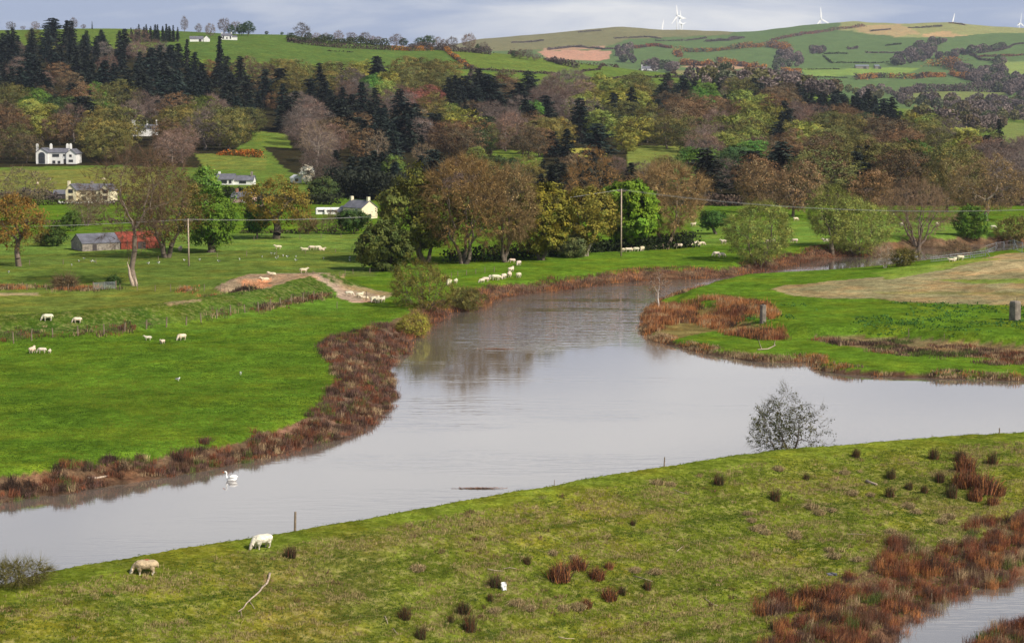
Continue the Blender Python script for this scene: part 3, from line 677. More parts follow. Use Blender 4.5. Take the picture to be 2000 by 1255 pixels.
def conifer_meshes(seed, Hh, Rr, bare=.12, ragged=.25, power=.85, droop=.35, dens=1.0):
    rng = np.random.default_rng(seed); segs = [np.array([0, 0, -.5, Hh * .018 + .12, 0, 0, Hh * .6, Hh * .012]), np.array([0, 0, Hh * .6, Hh * .012, 0, 0, Hh, .02])]
    Cn = []; D = []; lay = []
    z = Hh * bare
    while z < Hh * .99:
        f = (z / Hh - bare) / (1 - bare); rad = Rr * (1 - f) ** power * rng.uniform(1 - ragged, 1 + ragged * .4) + .25
        nb = int(6 + 3 * rng.random())
        for k in range(nb):
            a = rng.uniform(0, 2 * math.pi); r_ = rad * rng.uniform(.6, 1.1); d = np.array([math.cos(a), math.sin(a), 0])
            st = max(2, int(r_ / .55 * dens)); tz = z - .0
            bright = rng.uniform(.4, 1.7)
            for q in range(st):
                t = (q + .7) / st
                for _ in range(2):
                    Cn.append(d * r_ * t + np.array([0, 0, tz - droop * r_ * t * t + (.15 * r_ * max(0, t - .7))]) + rng.normal(size=3) * [.35, .35, .14]); D.append(d * .9 + [0, 0, -.35]); lay.append(bright * (.8 + .35 * t))
            if r_ > 1.5: segs.append(np.array([0, 0, tz, .07, *(d * r_ * .8), tz - droop * r_ * .64, .02])); segs[-1] = np.concatenate([segs[-1][:4], segs[-1][4:7], [.02]])
        z += Hh * .026 * rng.uniform(.7, 1.3) + .15
    Cn = np.array(Cn); V, Fq = quads(Cn, np.full(len(Cn), .62), rng, 1.9, dirs=np.array(D), up=.5)
    lay = np.array(lay) * rng.uniform(.8, 1.2, len(Cn)); cm = newmesh('crown', V, [Fq], False, np.repeat(np.stack([lay] * 3, 1), 4, 0))
    V2, F2 = tubes(np.array(segs), 5); tm = newmesh('trunk', V2, [F2], True)
    tm.materials.append(M['bark']); cm.materials.append(M['leaf']); return tm, cm
def tree_obj(name, meshes, loc, scale, rz, crown_col, bark_col):
    t = empty(name, loc, rz); t.scale = scale if isinstance(scale, tuple) else (scale,) * 3
    for nm, me, c_ in (('trunk', meshes[0], bark_col), ('crown', meshes[1], crown_col)):
        o = bpy.data.objects.new(nm, me); COL.objects.link(o); o.parent = t; o.color = (*c_, 1)
    return t
BARK = (.13, .105, .08); PALEBARK = (.30, .25, .20)

# prototypes, each about 20 m tall
PR = {}
PR['bud'] = [broad_meshes(100 + i, (8.5, 8.5), 3, 19 + i % 2, 230, .42, 22, .66, .40, twig=5, twl=1.3, tww=.035) for i in range(5)]
PR['leafy'] = [broad_meshes(200 + i, (8, 8), 3, 19, 230, .42, 24, .72, .50, twig=0, lumps=14) for i in range(4)]
PR['bare'] = [broad_meshes(300 + i, (7.5, 7.5), 3, 19, 230, .40, 9, .7, .30, twig=20, twl=1.9, tww=.032, crooked=.12) for i in range(3)]
PR['tall'] = [broad_meshes(350 + i, (5.2, 5.2), 3, 21, 190, .35, 13, .65, .45, twig=3, shape='dome') for i in range(2)]
PR['con'] = [conifer_meshes(400, 25, 4.6, .1, .3, .62), conifer_meshes(401, 27, 5.4, .1, .4, .55, .45), conifer_meshes(402, 24, 5.6, .12, .5, .45, .25), conifer_meshes(403, 22, 4.2, .08, .3, .7), conifer_meshes(404, 23, 6.4, .2, .55, .38, .1)]
PR['bush'] = [broad_meshes(450 + i, (3.6, 3.6), .3, 5.2, 120, .12, 20, .38, .26, twig=5, trunks=4, twl=.8, tww=.02) for i in range(3)]

CLS = {  # class: prototype, colour, label words, category
 'C': ('con', (.022, .030, .022), 'dark conifer', 'conifer', 'conifer'),
 'D': ('leafy', (.045, .075, .022), 'dark rounded tree', 'tree', 'broadleaf_tree'),
 'O': ('bud', (.150, .138, .038), 'olive budding tree', 'budding tree', 'budding_tree'),
 'B': ('bud', (.155, .100, .050), 'russet budding tree', 'budding tree', 'budding_tree'),
 'P': ('bare', (.195, .145, .112), 'grey bare tree', 'bare tree', 'bare_tree'),
 'Y': ('leafy', (.225, .235, .045), 'yellow-green leafy tree', 'tree', 'broadleaf_tree'),
 'G': ('leafy', (.095, .185, .028), 'mid green leafy tree', 'tree', 'broadleaf_tree'),
 'R': ('bud', (.21, .090, .070), 'reddish budding tree', 'budding tree', 'budding_tree'),
}
INF = """20,110C 60,120C 110,130C 160,110C 180,80C 220,110C 270,120C 330,130C 300,160C 250,160C 200,160C 150,150C 100,160C 360,110C 430,110C 400,130C 450,130C 350,170C 400,170C 450,180C 480,160C 520,180C
30,140C 60,160C 90,190B 170,200C 250,100C 30,80C 90,80C 130,95C 540,190C 560,200C 420,215P 480,210C 300,185C 260,185C 10,165C 130,185C 350,195C 440,200C 290,90P
20,190O 60,190G 55,205Y 80,222Y 20,235B 60,245B 100,245B 120,205D 150,190B 190,180G 240,190O 210,215O 190,240O 220,250O 250,270O 185,275Y 150,275D 30,280O 45,300D 10,300B 130,260P 270,200P 300,200P 305,220C 340,200B
370,210O 385,200Y 350,230O 330,240B 400,250P 380,235O 440,240O 480,250O 360,280P 340,295P 420,280O 480,232O 460,270O 290,290P 80,270O 230,300O 500,230C
500,140B 560,130O 600,140O 650,150O 620,160C 580,165O 700,135Y 720,150G 640,118C 680,112C 690,115C 735,120C 745,125C 765,160Y 790,150O 820,140O 860,150O 690,170P 600,185P 540,215Y 560,215C 600,215P 625,210P
660,220C 700,210C 740,210C 680,250C 720,250C 760,240C 700,280C 760,280C 800,270C 840,270C 830,250C 660,190C 640,240P 600,240P 780,180P 810,185R 800,210C 830,210O 870,195C 900,190C 920,180C 945,180C 880,222Y 900,228Y 880,250B 910,262B
960,250D 970,220P 990,170B 1000,200C 1020,170C 1060,180P 1050,192G 1090,180P 1120,180P 1140,185Y 1180,175Y 1110,160P 1160,190P 1190,182Y 1240,185Y 1250,175O 1185,205C 1240,218C 1060,210C 1080,230C 1000,240P 1040,262B 1070,240O
1110,250C 1150,260C 1140,240C 1090,270C 1200,235Y 1225,245Y 1200,270P 1280,240O 1260,260P 1300,260O 1330,222B 1310,205B 1290,178C 1320,165C 1350,165C 1378,180G 1330,190B 1360,200B 1415,180C 1400,210B 1440,215B 1400,240P
1460,200Y 1482,215Y 1470,182C 1450,170O 1420,250Y 1450,245Y 1440,270G 1462,282G 1360,290G 1350,270O 1380,275P 1490,250R 1500,270B 1420,310D 1380,320C 1460,320C 1400,300P 1100,300C 1060,310C 1140,310C 1180,320C 1000,290D 1020,310O
660,295C 700,310C 740,310C 780,310C 820,298C 850,290C 660,270C 900,290C 870,240C 920,212C 640,200C 730,190C 690,330P 620,280P 720,338O 765,338G 1080,320C 1130,340C 1160,350C 1080,365C 1450,335C 1480,345C 1390,350C 1360,335C 1520,350C 1000,270P 1060,290C 560,300B 540,290O 620,320O 850,310O 880,300P 560,260D 520,220O 530,240P
1530,190B 1570,190C 1600,180C 1640,190C 1660,200C 1690,210C 1740,210C 1525,245C 1560,250Y 1570,275Y 1600,222P 1650,225B 1690,232D 1660,270O 1700,252B 1750,232C 1792,237Y 1770,260B 1820,270O 1760,290O 1800,285G 1830,300D 1690,300C
1600,290B 1630,310O 1850,245P 1880,232C 1890,260Y 1920,240O 1950,268C 1990,290P 1960,320P 1900,300B 1870,320O 1580,330B 1650,330B 1700,330C 1750,330B 1520,330C 1500,310C 1550,310B 1800,330B 1850,330O 1540,275B 1720,280B 1930,300P 1480,340C 1620,345D 1680,260O 1560,210P 1610,250O 1560,180C 1590,195C 1620,205C 1650,185C 1720,195C 1760,215C 1700,225C 1400,165C 1340,180C 1275,165C 1060,350C 1090,335C 1120,360C 1040,330C 1000,345B 1150,370B 1185,335C 1250,345C 1430,370P 1400,340P 1330,370B 700,360C 760,370C 820,370C 640,365C 880,350O 950,340O 1900,350B 1960,370B 1600,370B 1700,370O 1800,370B"""
IP = []
for tok in INF.split():
    a, b = tok.split(','); IP.append((float(a), float(b[:-1]), b[-1]))
IPa = np.array([(a, b) for a, b, _ in IP])
def cls_at(u, v): return IP[int(np.argmin((IPa[:, 0] - u) ** 2 + ((IPa[:, 1] - v) * 1.1) ** 2))][2]
rnd = random.Random(11)
def jcol(c_, a=.30):
    k = rnd.uniform(1 - a, 1 + a); h_ = rnd.uniform(-.12, .12); return (max(.004, c_[0] * k * (1 + h_)), max(.004, c_[1] * k * (1 - h_ * .3)), max(.004, c_[2] * k * (1 - h_)))
def put_tree(cls, loc, hm, wide=1.0, name=None, base=None, u=None, v=None, group='trees of the hillside wood', col=None, proto=None):
    kind, c_, lab, cat, nm = CLS[cls]; lst = PR[proto or kind]; k = rnd.randrange(len(lst)); me = lst[k]
    h0 = max(me[1].vertices[i].co.z for i in range(0, len(me[1].vertices), 7)) if False else {'con': [25, 27, 24, 22, 23], 'bud': [19.5, 20.5, 19.5, 20.5, 19.5], 'leafy': [19.5] * 4, 'bare': [20] * 3, 'tall': [21.5] * 2, 'bush': [5.4] * 3}[proto or kind][k]
    s = hm / h0; t = tree_obj(name or nm, me, loc, (s * wide, s * wide, s), rnd.uniform(0, 6.28), col or jcol(c_), BARK if cls != 'P' else (.2, .165, .14))
    uu, vv = project(loc[0], loc[1], loc[2] + hm * .6)
    later(t, base or lab, cat, group, u or uu, v or vv); return t

# hillside wood: a jittered lattice over the wooded ground, kind by the place it has on the hillside
cand = []
Y = 655.0; row = 0
while Y < 1840:
    sp = 16.5 + (Y - 690) * .006; wx = .30 * Y; X = -wx + (row % 2) * sp * .5
    while X < wx:
        cand.append((X + rnd.uniform(-.38, .38) * sp, Y + rnd.uniform(-.4, .4) * sp)); X += sp
    Y += sp * 1.36; row += 1
cx_ = np.array([c_[0] for c_ in cand]); cy_ = np.array([c_[1] for c_ in cand]); cz_ = height(cx_, cy_); cu, cv = project(cx_, cy_, cz_)
ok = inpoly(cu, cv, WOOD)
for hole in ([(488,255),(572,262),(572,300),(500,290)], [(380,300),(520,302),(520,335),(395,332)], [(1235,292),(1345,292),(1345,332),(1235,335)], [(960,296),(1010,296),(1020,325),(960,320)], [(1095,285),(1185,283),(1190,312),(1100,312)]):
    ok &= ~inpoly(cu, cv, hole)
ok &= ~((np.abs(cu - 112) < 55) & (cv > 285) & (cv < 345))
ok &= ~((np.abs(cu - 284) < 40) & (cv > 252) & (cv < 322))
nb = 0; CNT = {}; pass
for i in np.where(ok)[0]:
    u, v, Yd = cu[i], cv[i], cy_[i]
    if u < -25 or u > 2025: continue
    hpx = 12 * F / Yd; cl = cls_at(u, v - hpx)
    hm = {'C': rnd.uniform(15, 22), 'D': rnd.uniform(13, 17), 'O': rnd.uniform(15, 21), 'B': rnd.uniform(14, 20), 'P': rnd.uniform(14, 20), 'Y': rnd.uniform(13, 19), 'G': rnd.uniform(12, 17), 'R': rnd.uniform(13, 17)}[cl]
    if cl == 'Y' and rnd.random() < .3: cl = 'O'
    if cl == 'C' and rnd.random() < .07: cl = 'P' if rnd.random() < .4 else 'B'; hm *= .8
    if cl == 'C': hm *= rnd.choice((.75, .9, 1, 1.1))
    glade = 930 < u < 1215 or 1225 < u < 1345
    if 318 < v < 345 and (glade or 560 < u < 900): continue
    if v >= 345 and u < 1345: hm = rnd.uniform(8, 13.5) if not glade else rnd.uniform(8, 11)
    elif v > 300: hm *= .85
    if v > 345 and cl == 'Y' and rnd.random() < .6: cl = 'B'
    if u > 1500 and v < 250 and Yd > 1500: hm *= .75
    put_tree(cl, (cx_[i], cy_[i], cz_[i] - .3), hm, {'C': rnd.uniform(1.5, 2.3)}.get(cl, rnd.uniform(1.15, 1.5))); nb += 1; CNT[cl] = CNT.get(cl, 0) + 1


# notable trees of the wood and the ridge, by the photo: (class, base u, base v, height px, width factor, label, proto)
NOTE = [
 ('C', 430, 150, 78, .9, 'tall dark fir standing clear against the upper field', None, 'firs against the upper field'), ('C', 366, 140, 62, .9, 'dark fir in front of the ridge farm', None, 'firs against the upper field'),
 ('Y', 762, 190, 36, 1.1, 'bright yellow tree in the middle of the wood', None, None), ('Y', 1566, 292, 58, .95, 'tall yellow-green tree on the right of the wood', 'tall', None), ('Y', 930, 330, 44, 1.25, 'lime green tree below the dark conifers', None, None),
 ('G', 1445, 298, 44, 1.15, 'vivid green rounded tree in the right part of the wood', None, None), ('Y', 1690, 382, 62, .8, 'pale slim tree rising above the willows', 'tall', None), ('C', 1950, 295, 62, 1.3, 'broad black conifer beside the small hillside field', None, None),
 ('O', 960, 300, 58, 1.0, 'neat oval olive tree below the conifers', 'tall', None), ('P', 278, 235, 60, .75, 'slender pale bare tree behind the chimneys', None, None), ('Y', 98, 108, 28, 1.0, 'yellow tree at the top edge of the conifers', None, None),
 ('O', 67, 92, 36, 1.0, 'brown round tree at the top edge of the wood', None, None),
]
for cl, u, v, hp, wd, lab, pr_, g in NOTE:
    g_ = ground(u, v, 640); hm = hp * g_.y / F; t = put_tree(cl, g_, hm, wd, proto=pr_); PENDING.pop(); t['label'] = lab; t['group'] = g or 'trees of the hillside wood'
RIDGE = [('P',22,59,14,1.2),('P',45,59,7,1.2),('P',70,60,15,1.0),('P',144,57,19,.8),('P',163,57,8,1.1),('C',180,57,13,.5),('P',360,62,25,.55),('P',387,65,16,.8),('P',411,72,22,.9),('P',438,68,27,.8),('P',460,68,22,.8),('D',452,70,18,.8),('D',485,70,24,1.0),('D',472,70,20,.9),
 ('D',521,66,6,1.2),('D',551,67,5,1.2),('D',568,78,12,1.2),('P',590,80,30,1.0),('D',602,80,14,1.0),('P',617,82,15,1.2),('D',629,84,14,1.2),('P',635,78,12,1.2),('D',645,80,11,1.1),('P',662,78,18,1.1),('P',687,78,17,1.0),('D',685,80,10,1.0),('P',714,80,19,1.1),('P',727,82,14,1.0),('D',706,82,12,1.0),('P',740,84,14,1.1),('P',775,84,20,1.3),('D',788,90,14,1.1),('D',805,85,7,1.0),
 ('D',820,90,18,1.0),('D',838,94,22,1.0),('P',855,96,20,1.0),('P',868,96,18,1.0),('P',882,98,22,1.0),('P',917,100,30,.9),('D',933,102,14,.6),('P',945,102,18,1.0),('P',1015,115,16,1.1),('P',1030,117,18,1.1),('D',1005,113,12,1.1),('P',1045,119,12,1.2)]
for cl, u, v, hp, wd in RIDGE:
    g_ = ground(u, v, 1300)
    if g_.y > 1960 or g_.y < 1500: g_ = ray_y(u, v, 1880); g_.z = hz(g_.x, g_.y)
    hm = hp * g_.y / F * 1.2
    put_tree(cl, (g_.x, g_.y, g_.z - .2), hm, wd * 1.15, group='trees along the ridge', base={'P': 'bare purple-grey ridge tree', 'D': 'dark rounded ridge tree', 'C': 'small dark ridge conifer'}[cl], name='ridge_tree')
for i in range(26):                                     # the conifer plantation on the ridge
    u = 258 + (i % 13) * 7.4 + rnd.uniform(-2, 2); v = 76 + (i // 13) * 6 + rnd.uniform(-1, 2); g_ = ground(u, v, 1300)
    put_tree('C', g_, rnd.uniform(22, 30) * g_.y / F * (.8 if i % 13 in (0, 1, 12) else 1), 1.0, base='dark plantation conifer', group='conifers of the ridge plantation')

# ------------------------------------------------------------------ the meadow trees, each grown for itself
def hero(name, lab, cat, u, v, hpx, wpx, seed, npts, m, sig, size, col, bark=BARK, low=.12, twig=6, twl=1.2, tww=.025, shape='dome', trunks=1, lean=(0, 0), group=None, off=0, r=None, crooked=.1, elong=1, depth=.85, fill=.45, up=.15, lumps=12, d=None):
    g_ = ground(u, v) if d is None else Vector((ray_y(u, v, d).x, d, 0)); g_.z = hz(g_.x, g_.y)
    k = (g_.y * CA + (H - g_.z) * SA) / F; Hm = hpx * k * 1.02; W = wpx * k / 2 * 1.0
    me = broad_meshes(seed, (W, W * depth), Hm * low, Hm * .985, npts, r or Hm * .026, m, sig, size, twig, twl, tww, shape, trunks, lean, elong, crooked, fill, (off * k, 0), up, lumps)
    t = tree_obj(name, me, g_, 1.0, 0, col, bark)
    tag(t, lab, cat, group); return t
gb = ground(258, 558); st_m = MB(); st_m.tube([(.3, 0, -.4), (0, 0, .6), (-.35, 0, 1.8), (-.45, 0, 2.9), (-.75, 0, 4.1)], [.42, .34, .26, .16, .03], 8); st_m.tube([(.8, -.2, -.4), (.75, -.1, .5), (.6, 0, 1.5)], [.3, .22, .05], 7)
o = st_m.build('broken_stump', M['palewood'], None, True, loc=gb); tag(o, 'jagged broken stump at the foot of the tall bare tree', 'tree stump')
MG = 'big trees in the row on the far bank'
hero('bare_tree', 'tall bare pale-barked tree with split broken base in front of the red barn', 'tree', 265, 557, 262, 205, 501, 620, 0, 0.5, 0.30, (.135, .088, .052), (.21, .165, .125), low=.28, twig=15, twl=1.5, tww=.022, shape='dome', crooked=.13, r=.46, fill=.3, lumps=16)
hero('oak_tree', 'orange-brown budding oak with thick grey trunk at the left edge', 'tree', 37, 520, 137, 112, 502, 380, 13, 0.4, 0.26, (0.220, 0.128, 0.029), (.17, .13, .1), low=.26, twig=6, r=.5)
hero('broad_tree', 'wide brown budding tree standing right behind the red barn', 'tree', 325, 503, 180, 165, 503, 560, 12, 0.45, 0.27, (0.155, 0.117, 0.029), low=.18, twig=8, trunks=3, r=.7)
hero('broad_tree', 'bright green leafy tree with thick dark trunk right of the red barn', 'tree', 412, 493, 125, 112, 504, 320, 30, 0.5, 0.33, (0.105, 0.185, 0.018), low=.15, twig=0, r=.8, lumps=16)
hero('broad_tree', 'light green leafy tree behind the bright green tree below the bungalow', 'tree', 400, 440, 102, 62, 505, 200, 26, 0.55, 0.40, (0.130, 0.220, 0.030), low=.15, twig=0, d=520)
hero('oak_tree', 'golden brown oak with forking trunk alone on the middle meadow', 'tree', 538, 466, 118, 132, 506, 420, 13, 0.5, 0.32, (0.200, 0.143, 0.025), low=.22, twig=6, r=.85, shape='dome', lumps=16)
hero('broad_tree', 'dark green leafy tree left of the golden brown oak', 'tree', 502, 466, 70, 42, 507, 150, 26, 0.45, 0.33, (0.060, 0.120, 0.022), low=.2, twig=0)
hero('small_tree', 'small green and grey shrubby tree left of the stone barn', 'tree', 112, 481, 38, 38, 508, 120, 20, 0.3, 0.25, (0.060, 0.100, 0.020), low=.1, twig=8, trunks=3)
hero('small_tree', 'small bare scrubby bush at the far left of the barn', 'bush', 84, 480, 24, 30, 509, 90, 10, 0.3, 0.20, (0.149, 0.130, 0.041), low=.1, twig=12, trunks=3)
hero('small_tree', 'green bush rising behind the roof of the stone barn', 'tree', 140, 476, 38, 34, 531, 100, 20, 0.3, 0.25, (0.070, 0.120, 0.020), low=.1, twig=4, trunks=3, d=480)
hero('bare_tree', 'thin bare tree standing between the farmhouse and the stone barn', 'tree', 170, 455, 66, 70, 510, 300, 0, 0.3, 0.25, (0.253, 0.200, 0.107), (.27, .21, .17), low=.15, twig=10, twl=1.4, tww=.022, shape='vase', trunks=3, r=.3, d=500)
hero('bare_tree', 'spreading bare tree above left of the oak at the left edge', 'tree', 30, 420, 72, 150, 511, 260, 7, 0.5, 0.30, (0.196, 0.164, 0.083), low=.1, twig=14, tww=.03, d=600)
hero('small_tree', 'small bare bush right of the golden brown oak', 'bush', 600, 457, 34, 36, 512, 110, 8, 0.3, 0.22, (0.196, 0.141, 0.058), low=.15, twig=12, trunks=3)
hero('small_tree', 'thin bare sapling in the hedge behind the meadow', 'tree', 650, 457, 44, 46, 513, 120, 0, 0.3, 0.22, (0.200, 0.153, 0.086), low=.15, twig=12, trunks=2)
hero('small_tree', 'dark green thorn tree in front of the cream cottage', 'tree', 690, 457, 44, 60, 514, 200, 24, 0.35, 0.28, (0.050, 0.090, 0.020), low=.18, twig=0, trunks=4)
hero('broad_tree', 'dark rounded tree behind the hedge left of the cream cottage', 'tree', 630, 420, 48, 58, 515, 160, 22, 0.5, 0.40, (0.060, 0.085, 0.025), low=.1, twig=0, d=620)
hero('broad_tree', 'white blossom tree beside the little white cabin', 'tree', 600, 368, 36, 24, 516, 100, 30, 0.35, 0.35, (0.620, 0.600, 0.500), low=.15, twig=4, d=740)
hero('bare_tree', 'gnarled pale bare tree on the slope above the little cabin', 'tree', 622, 350, 88, 66, 532, 240, 0, 0.35, 0.35, (0.322, 0.246, 0.141), (.33, .27, .22), low=.25, twig=9, tww=.03, twl=1.4, crooked=.16, r=.35, d=860)
hero('bare_tree', 'bare grey tree standing alone right of the green clearing', 'tree', 738, 345, 68, 40, 533, 160, 0, 0.35, 0.35, (0.276, 0.222, 0.132), (.30, .25, .2), low=.3, twig=12, tww=.03, twl=1.4, d=860, r=.25)
hero('bare_tree', 'low bare tree in front of the dark conifers', 'tree', 828, 335, 44, 46, 534, 160, 0, 0.35, 0.35, (0.276, 0.211, 0.116), (.30, .25, .2), low=.25, twig=14, tww=.03, d=860, r=.25)
hero('broad_tree', 'small fresh green tree on the slope above the cream cottage', 'tree', 768, 368, 56, 44, 535, 150, 24, 0.5, 0.38, (0.120, 0.170, 0.030), low=.1, twig=0, d=740)
hero('broad_tree', 'short dark green bushy tree at the left end of the tree row', 'tree', 752, 529, 90.64, 100.8, 517, 330, 44, 0.36, 0.33, (0.092, 0.111, 0.024), low=.02, twig=2, trunks=5, r=.25, group=MG)
hero('broad_tree', 'large green and brown tree second from left in the row', 'tree', 830, 512, 177.16, 168, 518, 620, 35, 0.45, 0.35, (0.142, 0.149, 0.030), low=.14, twig=5, trunks=3, r=.62, group=MG, lumps=16)
hero('broad_tree', 'dense russet bare-topped tree in the middle of the row', 'tree', 905, 515, 206, 156.8, 519, 620, 7, 0.45, .22, (0.241, 0.158, 0.058), low=.16, twig=26, twl=1.4, trunks=3, r=.6, group=MG, lumps=16)
hero('broad_tree', 'pale brown bare-topped tree right of the russet one in the row', 'tree', 985, 512, 183.34, 128.8, 520, 520, 7, 0.4, .22, (0.269, 0.193, 0.083), low=.16, twig=28, twl=1.4, trunks=2, r=.55, group=MG)
hero('broad_tree', 'olive green lower tree with drooping right side in the row', 'tree', 1058, 508, 146.26, 125.44, 521, 460, 32, 0.42, 0.34, (0.184, 0.165, 0.022), low=.12, twig=4, trunks=2, r=.5, group=MG)
hero('broad_tree', 'olive tree with pale forking trunks left of the tall pole', 'tree', 1145, 500, 129.78, 125.44, 522, 440, 24, 0.42, 0.33, (0.206, 0.180, 0.030), (.24, .2, .16), low=.22, twig=8, trunks=3, r=.42, group=MG)
hero('broad_tree', 'brilliant green dense rounded tree beside the tall pole', 'tree', 1232, 489, 131.84, 116.48, 523, 480, 68, 0.42, 0.38, (0.130, 0.215, 0.016), low=.14, twig=0, r=.55, group=MG, lumps=22, off=-4)
hero('bare_tree', 'great tan bare tree at the right end of the row', 'tree', 1300, 486, 160.68, 154.56, 524, 560, 7, 0.4, .22, (0.319, 0.220, 0.092), (.26, .2, .14), low=.14, twig=32, twl=1.5, trunks=2, r=.6, group=MG)
hero('bare_tree', 'russet bare tree showing above the row left of the bright green tree', 'tree', 1160, 470, 122, 110, 525, 260, 7, 0.6, .22, (0.269, 0.158, 0.058), low=.14, twig=28, d=560)
hero('small_tree', 'small dark green tree leaning left on the far pasture', 'tree', 1400, 457, 42, 54, 526, 200, 28, 0.34, 0.27, (0.055, 0.115, 0.020), low=.3, twig=0, r=.35, lean=(-1.2, 0), off=-5)
hero('willow_tree', 'yellow-green willow leaning over the river bend', 'willow', 1480, 521, 122, 128, 527, 640, 14, 0.36, .20, (.235, .265, .060), (.16, .125, .09), low=.12, twig=26, twl=1.0, tww=.014, r=.4, trunks=2, lean=(1, 0), group='willows along the river')
hero('willow_tree', 'tall feathery willow left of the two on the far bend', 'willow', 1625, 495, 130, 92, 528, 460, 14, 0.38, .20, (.235, .265, .060), low=.14, twig=24, twl=1.0, tww=.016, r=.5, group='willows along the river')
hero('willow_tree', 'wide feathery willow right of the two on the far bend', 'willow', 1680, 497, 108, 130, 529, 620, 14, 0.38, .20, (.235, .265, .060), low=.04, twig=24, twl=1.0, tww=.016, trunks=5, r=.4, group='willows along the river')
hero('bare_tree', 'big bare tan tree with twin dark trunks on the far river bank', 'tree', 1792, 482, 130, 144, 530, 620, 0, 0.4, 0.24, (0.253, 0.175, 0.095), (.17, .13, .1), low=.16, twig=17, twl=1.3, tww=.018, trunks=5, r=.55, fill=.35)
hero('broad_tree', 'compact bright green tree beside the metal fence', 'tree', 1895, 466, 62, 62, 536, 240, 30, 0.38, 0.28, (0.085, 0.155, 0.018), low=.1, twig=0, trunks=3, lumps=16)
hero('bare_tree', 'large tangled brown bare tree behind the compact green tree', 'tree', 1925, 450, 124, 150, 537, 520, 8, 0.5, 0.28, (0.230, 0.158, 0.071), (.28, .22, .17), low=.16, twig=14, twl=1.5, tww=.026, r=.6, crooked=.15, d=520)
hero('bush', 'rounded grey-green bush at the right edge beyond the metal fence', 'bush', 1978, 474, 48, 76, 538, 220, 14, 0.38, 0.25, (0.150, 0.133, 0.036), low=.02, twig=10, trunks=5, r=.15)
hero('bare_tree', 'low spreading brown bare tree left of the feathery willows', 'tree', 1548, 436, 104, 120, 539, 380, 11, 0.5, 0.30, (0.255, 0.165, 0.083), low=.14, twig=14, tww=.03, d=540)
hero('bare_tree', 'brown bare tree above left of the riverside willow', 'tree', 1482, 432, 100, 90, 540, 300, 12, 0.5, 0.30, (0.248, 0.165, 0.078), low=.14, twig=14, tww=.03, d=560)
hero('bare_tree', 'russet bare tree between the feathery willows and the twin-trunk tree', 'tree', 1700, 432, 80, 90, 541, 260, 12, 0.5, 0.30, (0.269, 0.165, 0.078), low=.14, twig=14, tww=.03, d=560)
hero('bare_tree', 'olive brown bare tree rising behind the twin-trunk tree', 'tree', 1850, 432, 104, 110, 542, 300, 11, 0.5, 0.30, (0.196, 0.152, 0.058), low=.14, twig=12, tww=.03, d=560)
hero('bush', 'large rounded olive bush overhanging the river by the dirt track', 'bush', 828, 606, 102, 122, 543, 420, 13, 0.26, 0.16, (0.155, 0.138, 0.029), (.13, .1, .08), low=.02, twig=16, twl=.8, tww=.012, trunks=6, r=.22, lumps=16)
hero('bush', 'low grey-green dome bush at the water right of the large round one', 'bush', 915, 606, 44, 70, 544, 300, 14, 0.22, 0.14, (0.150, 0.138, 0.036), (.13, .1, .08), low=.02, twig=14, twl=.6, tww=.012, trunks=7, r=.12)
hero('bush', 'yellow-green withy bush on the water edge below the large round bush', 'bush', 805, 656, 44, 66, 545, 220, 14, 0.2, 0.12, (0.253, 0.235, 0.037), (.2, .12, .07), low=.02, twig=18, twl=.7, tww=.010, trunks=8, r=.08)
hero('birch_sapling', 'slender bare birch sapling with white trunk on the right bank point', 'sapling', 1285, 604, 80, 44, 546, 150, 5, 0.2, 0.10, (0.300, 0.173, 0.086), (.55, .50, .44), low=.32, twig=9, twl=.7, tww=.008, r=.12)
hero('bush', 'thin bare grey bush growing at the edge of the far water', 'bush', 1728, 523, 46, 40, 547, 140, 4, 0.2, 0.10, (0.322, 0.246, 0.141), (.5, .44, .38), low=.1, twig=12, twl=.8, tww=.012, trunks=3, r=.14)
hero('bush', 'low olive bush beside the thin grey bush at the far water', 'bush', 1768, 519, 30, 52, 548, 160, 12, 0.25, 0.18, (0.160, 0.143, 0.036), low=.02, twig=10, trunks=5, r=.1)
hero('bush', 'brown bare scrub on the bank below the compact green tree', 'bush', 1862, 500, 28, 60, 549, 160, 6, 0.25, 0.18, (0.230, 0.164, 0.083), low=.02, twig=16, trunks=6, r=.1)
hero('bush', 'bare hedge bush beside the fence left of the metal gate', 'bush', 128, 563, 20, 38, 551, 120, 8, 0.25, 0.18, (0.161, 0.117, 0.058), low=.02, twig=14, trunks=6, r=.1)
hero('bush', 'small dark bush right behind the metal field gate', 'bush', 221, 556, 16, 24, 552, 100, 16, 0.2, 0.18, (0.050, 0.090, 0.020), low=.02, twig=4, trunks=5, r=.08)
hero('bush', 'white-flowering thorn bush under the olive tree left of the pole', 'bush', 1118, 503, 44, 56, 553, 200, 18, 0.3, 0.24, (0.150, 0.170, 0.060), low=.02, twig=3, trunks=6, r=.15)
hero('bush', 'leafy budding shrub at the bottom left corner of the near bank', 'bush', 34, 1143, 46, 125, 550, 300, 5, 0.14, 0.06, (0.130, 0.122, 0.032), (.16, .12, .1), low=.02, twig=16, twl=.5, tww=.007, trunks=9, r=.05, fill=.3)
g_ = ray_y(1548, 880, 169); hh = hz(g_.x, g_.y)
kk = 169 / F
me = broad_meshes(561, (3.5, 2.4), 1.0, 7.4, 420, .16, 7, .17, .10, 5, .5, .008, 'cone', 1, (0, 0), 1, .10, .25, (.35, 0), .1, 16)
t = tree_obj('alder_tree', me, (g_.x, g_.y, hh), 1, 0, (.080, .080, .036), (.09, .07, .055)); k_ = (project(g_.x, g_.y, hh)[1] - 752) * kk / 7.4; t.scale = (1.0, 1, k_)
tag(t, 'tall dark alder with open leafy crown behind the near bank crest', 'tree', 'alders behind the near bank')
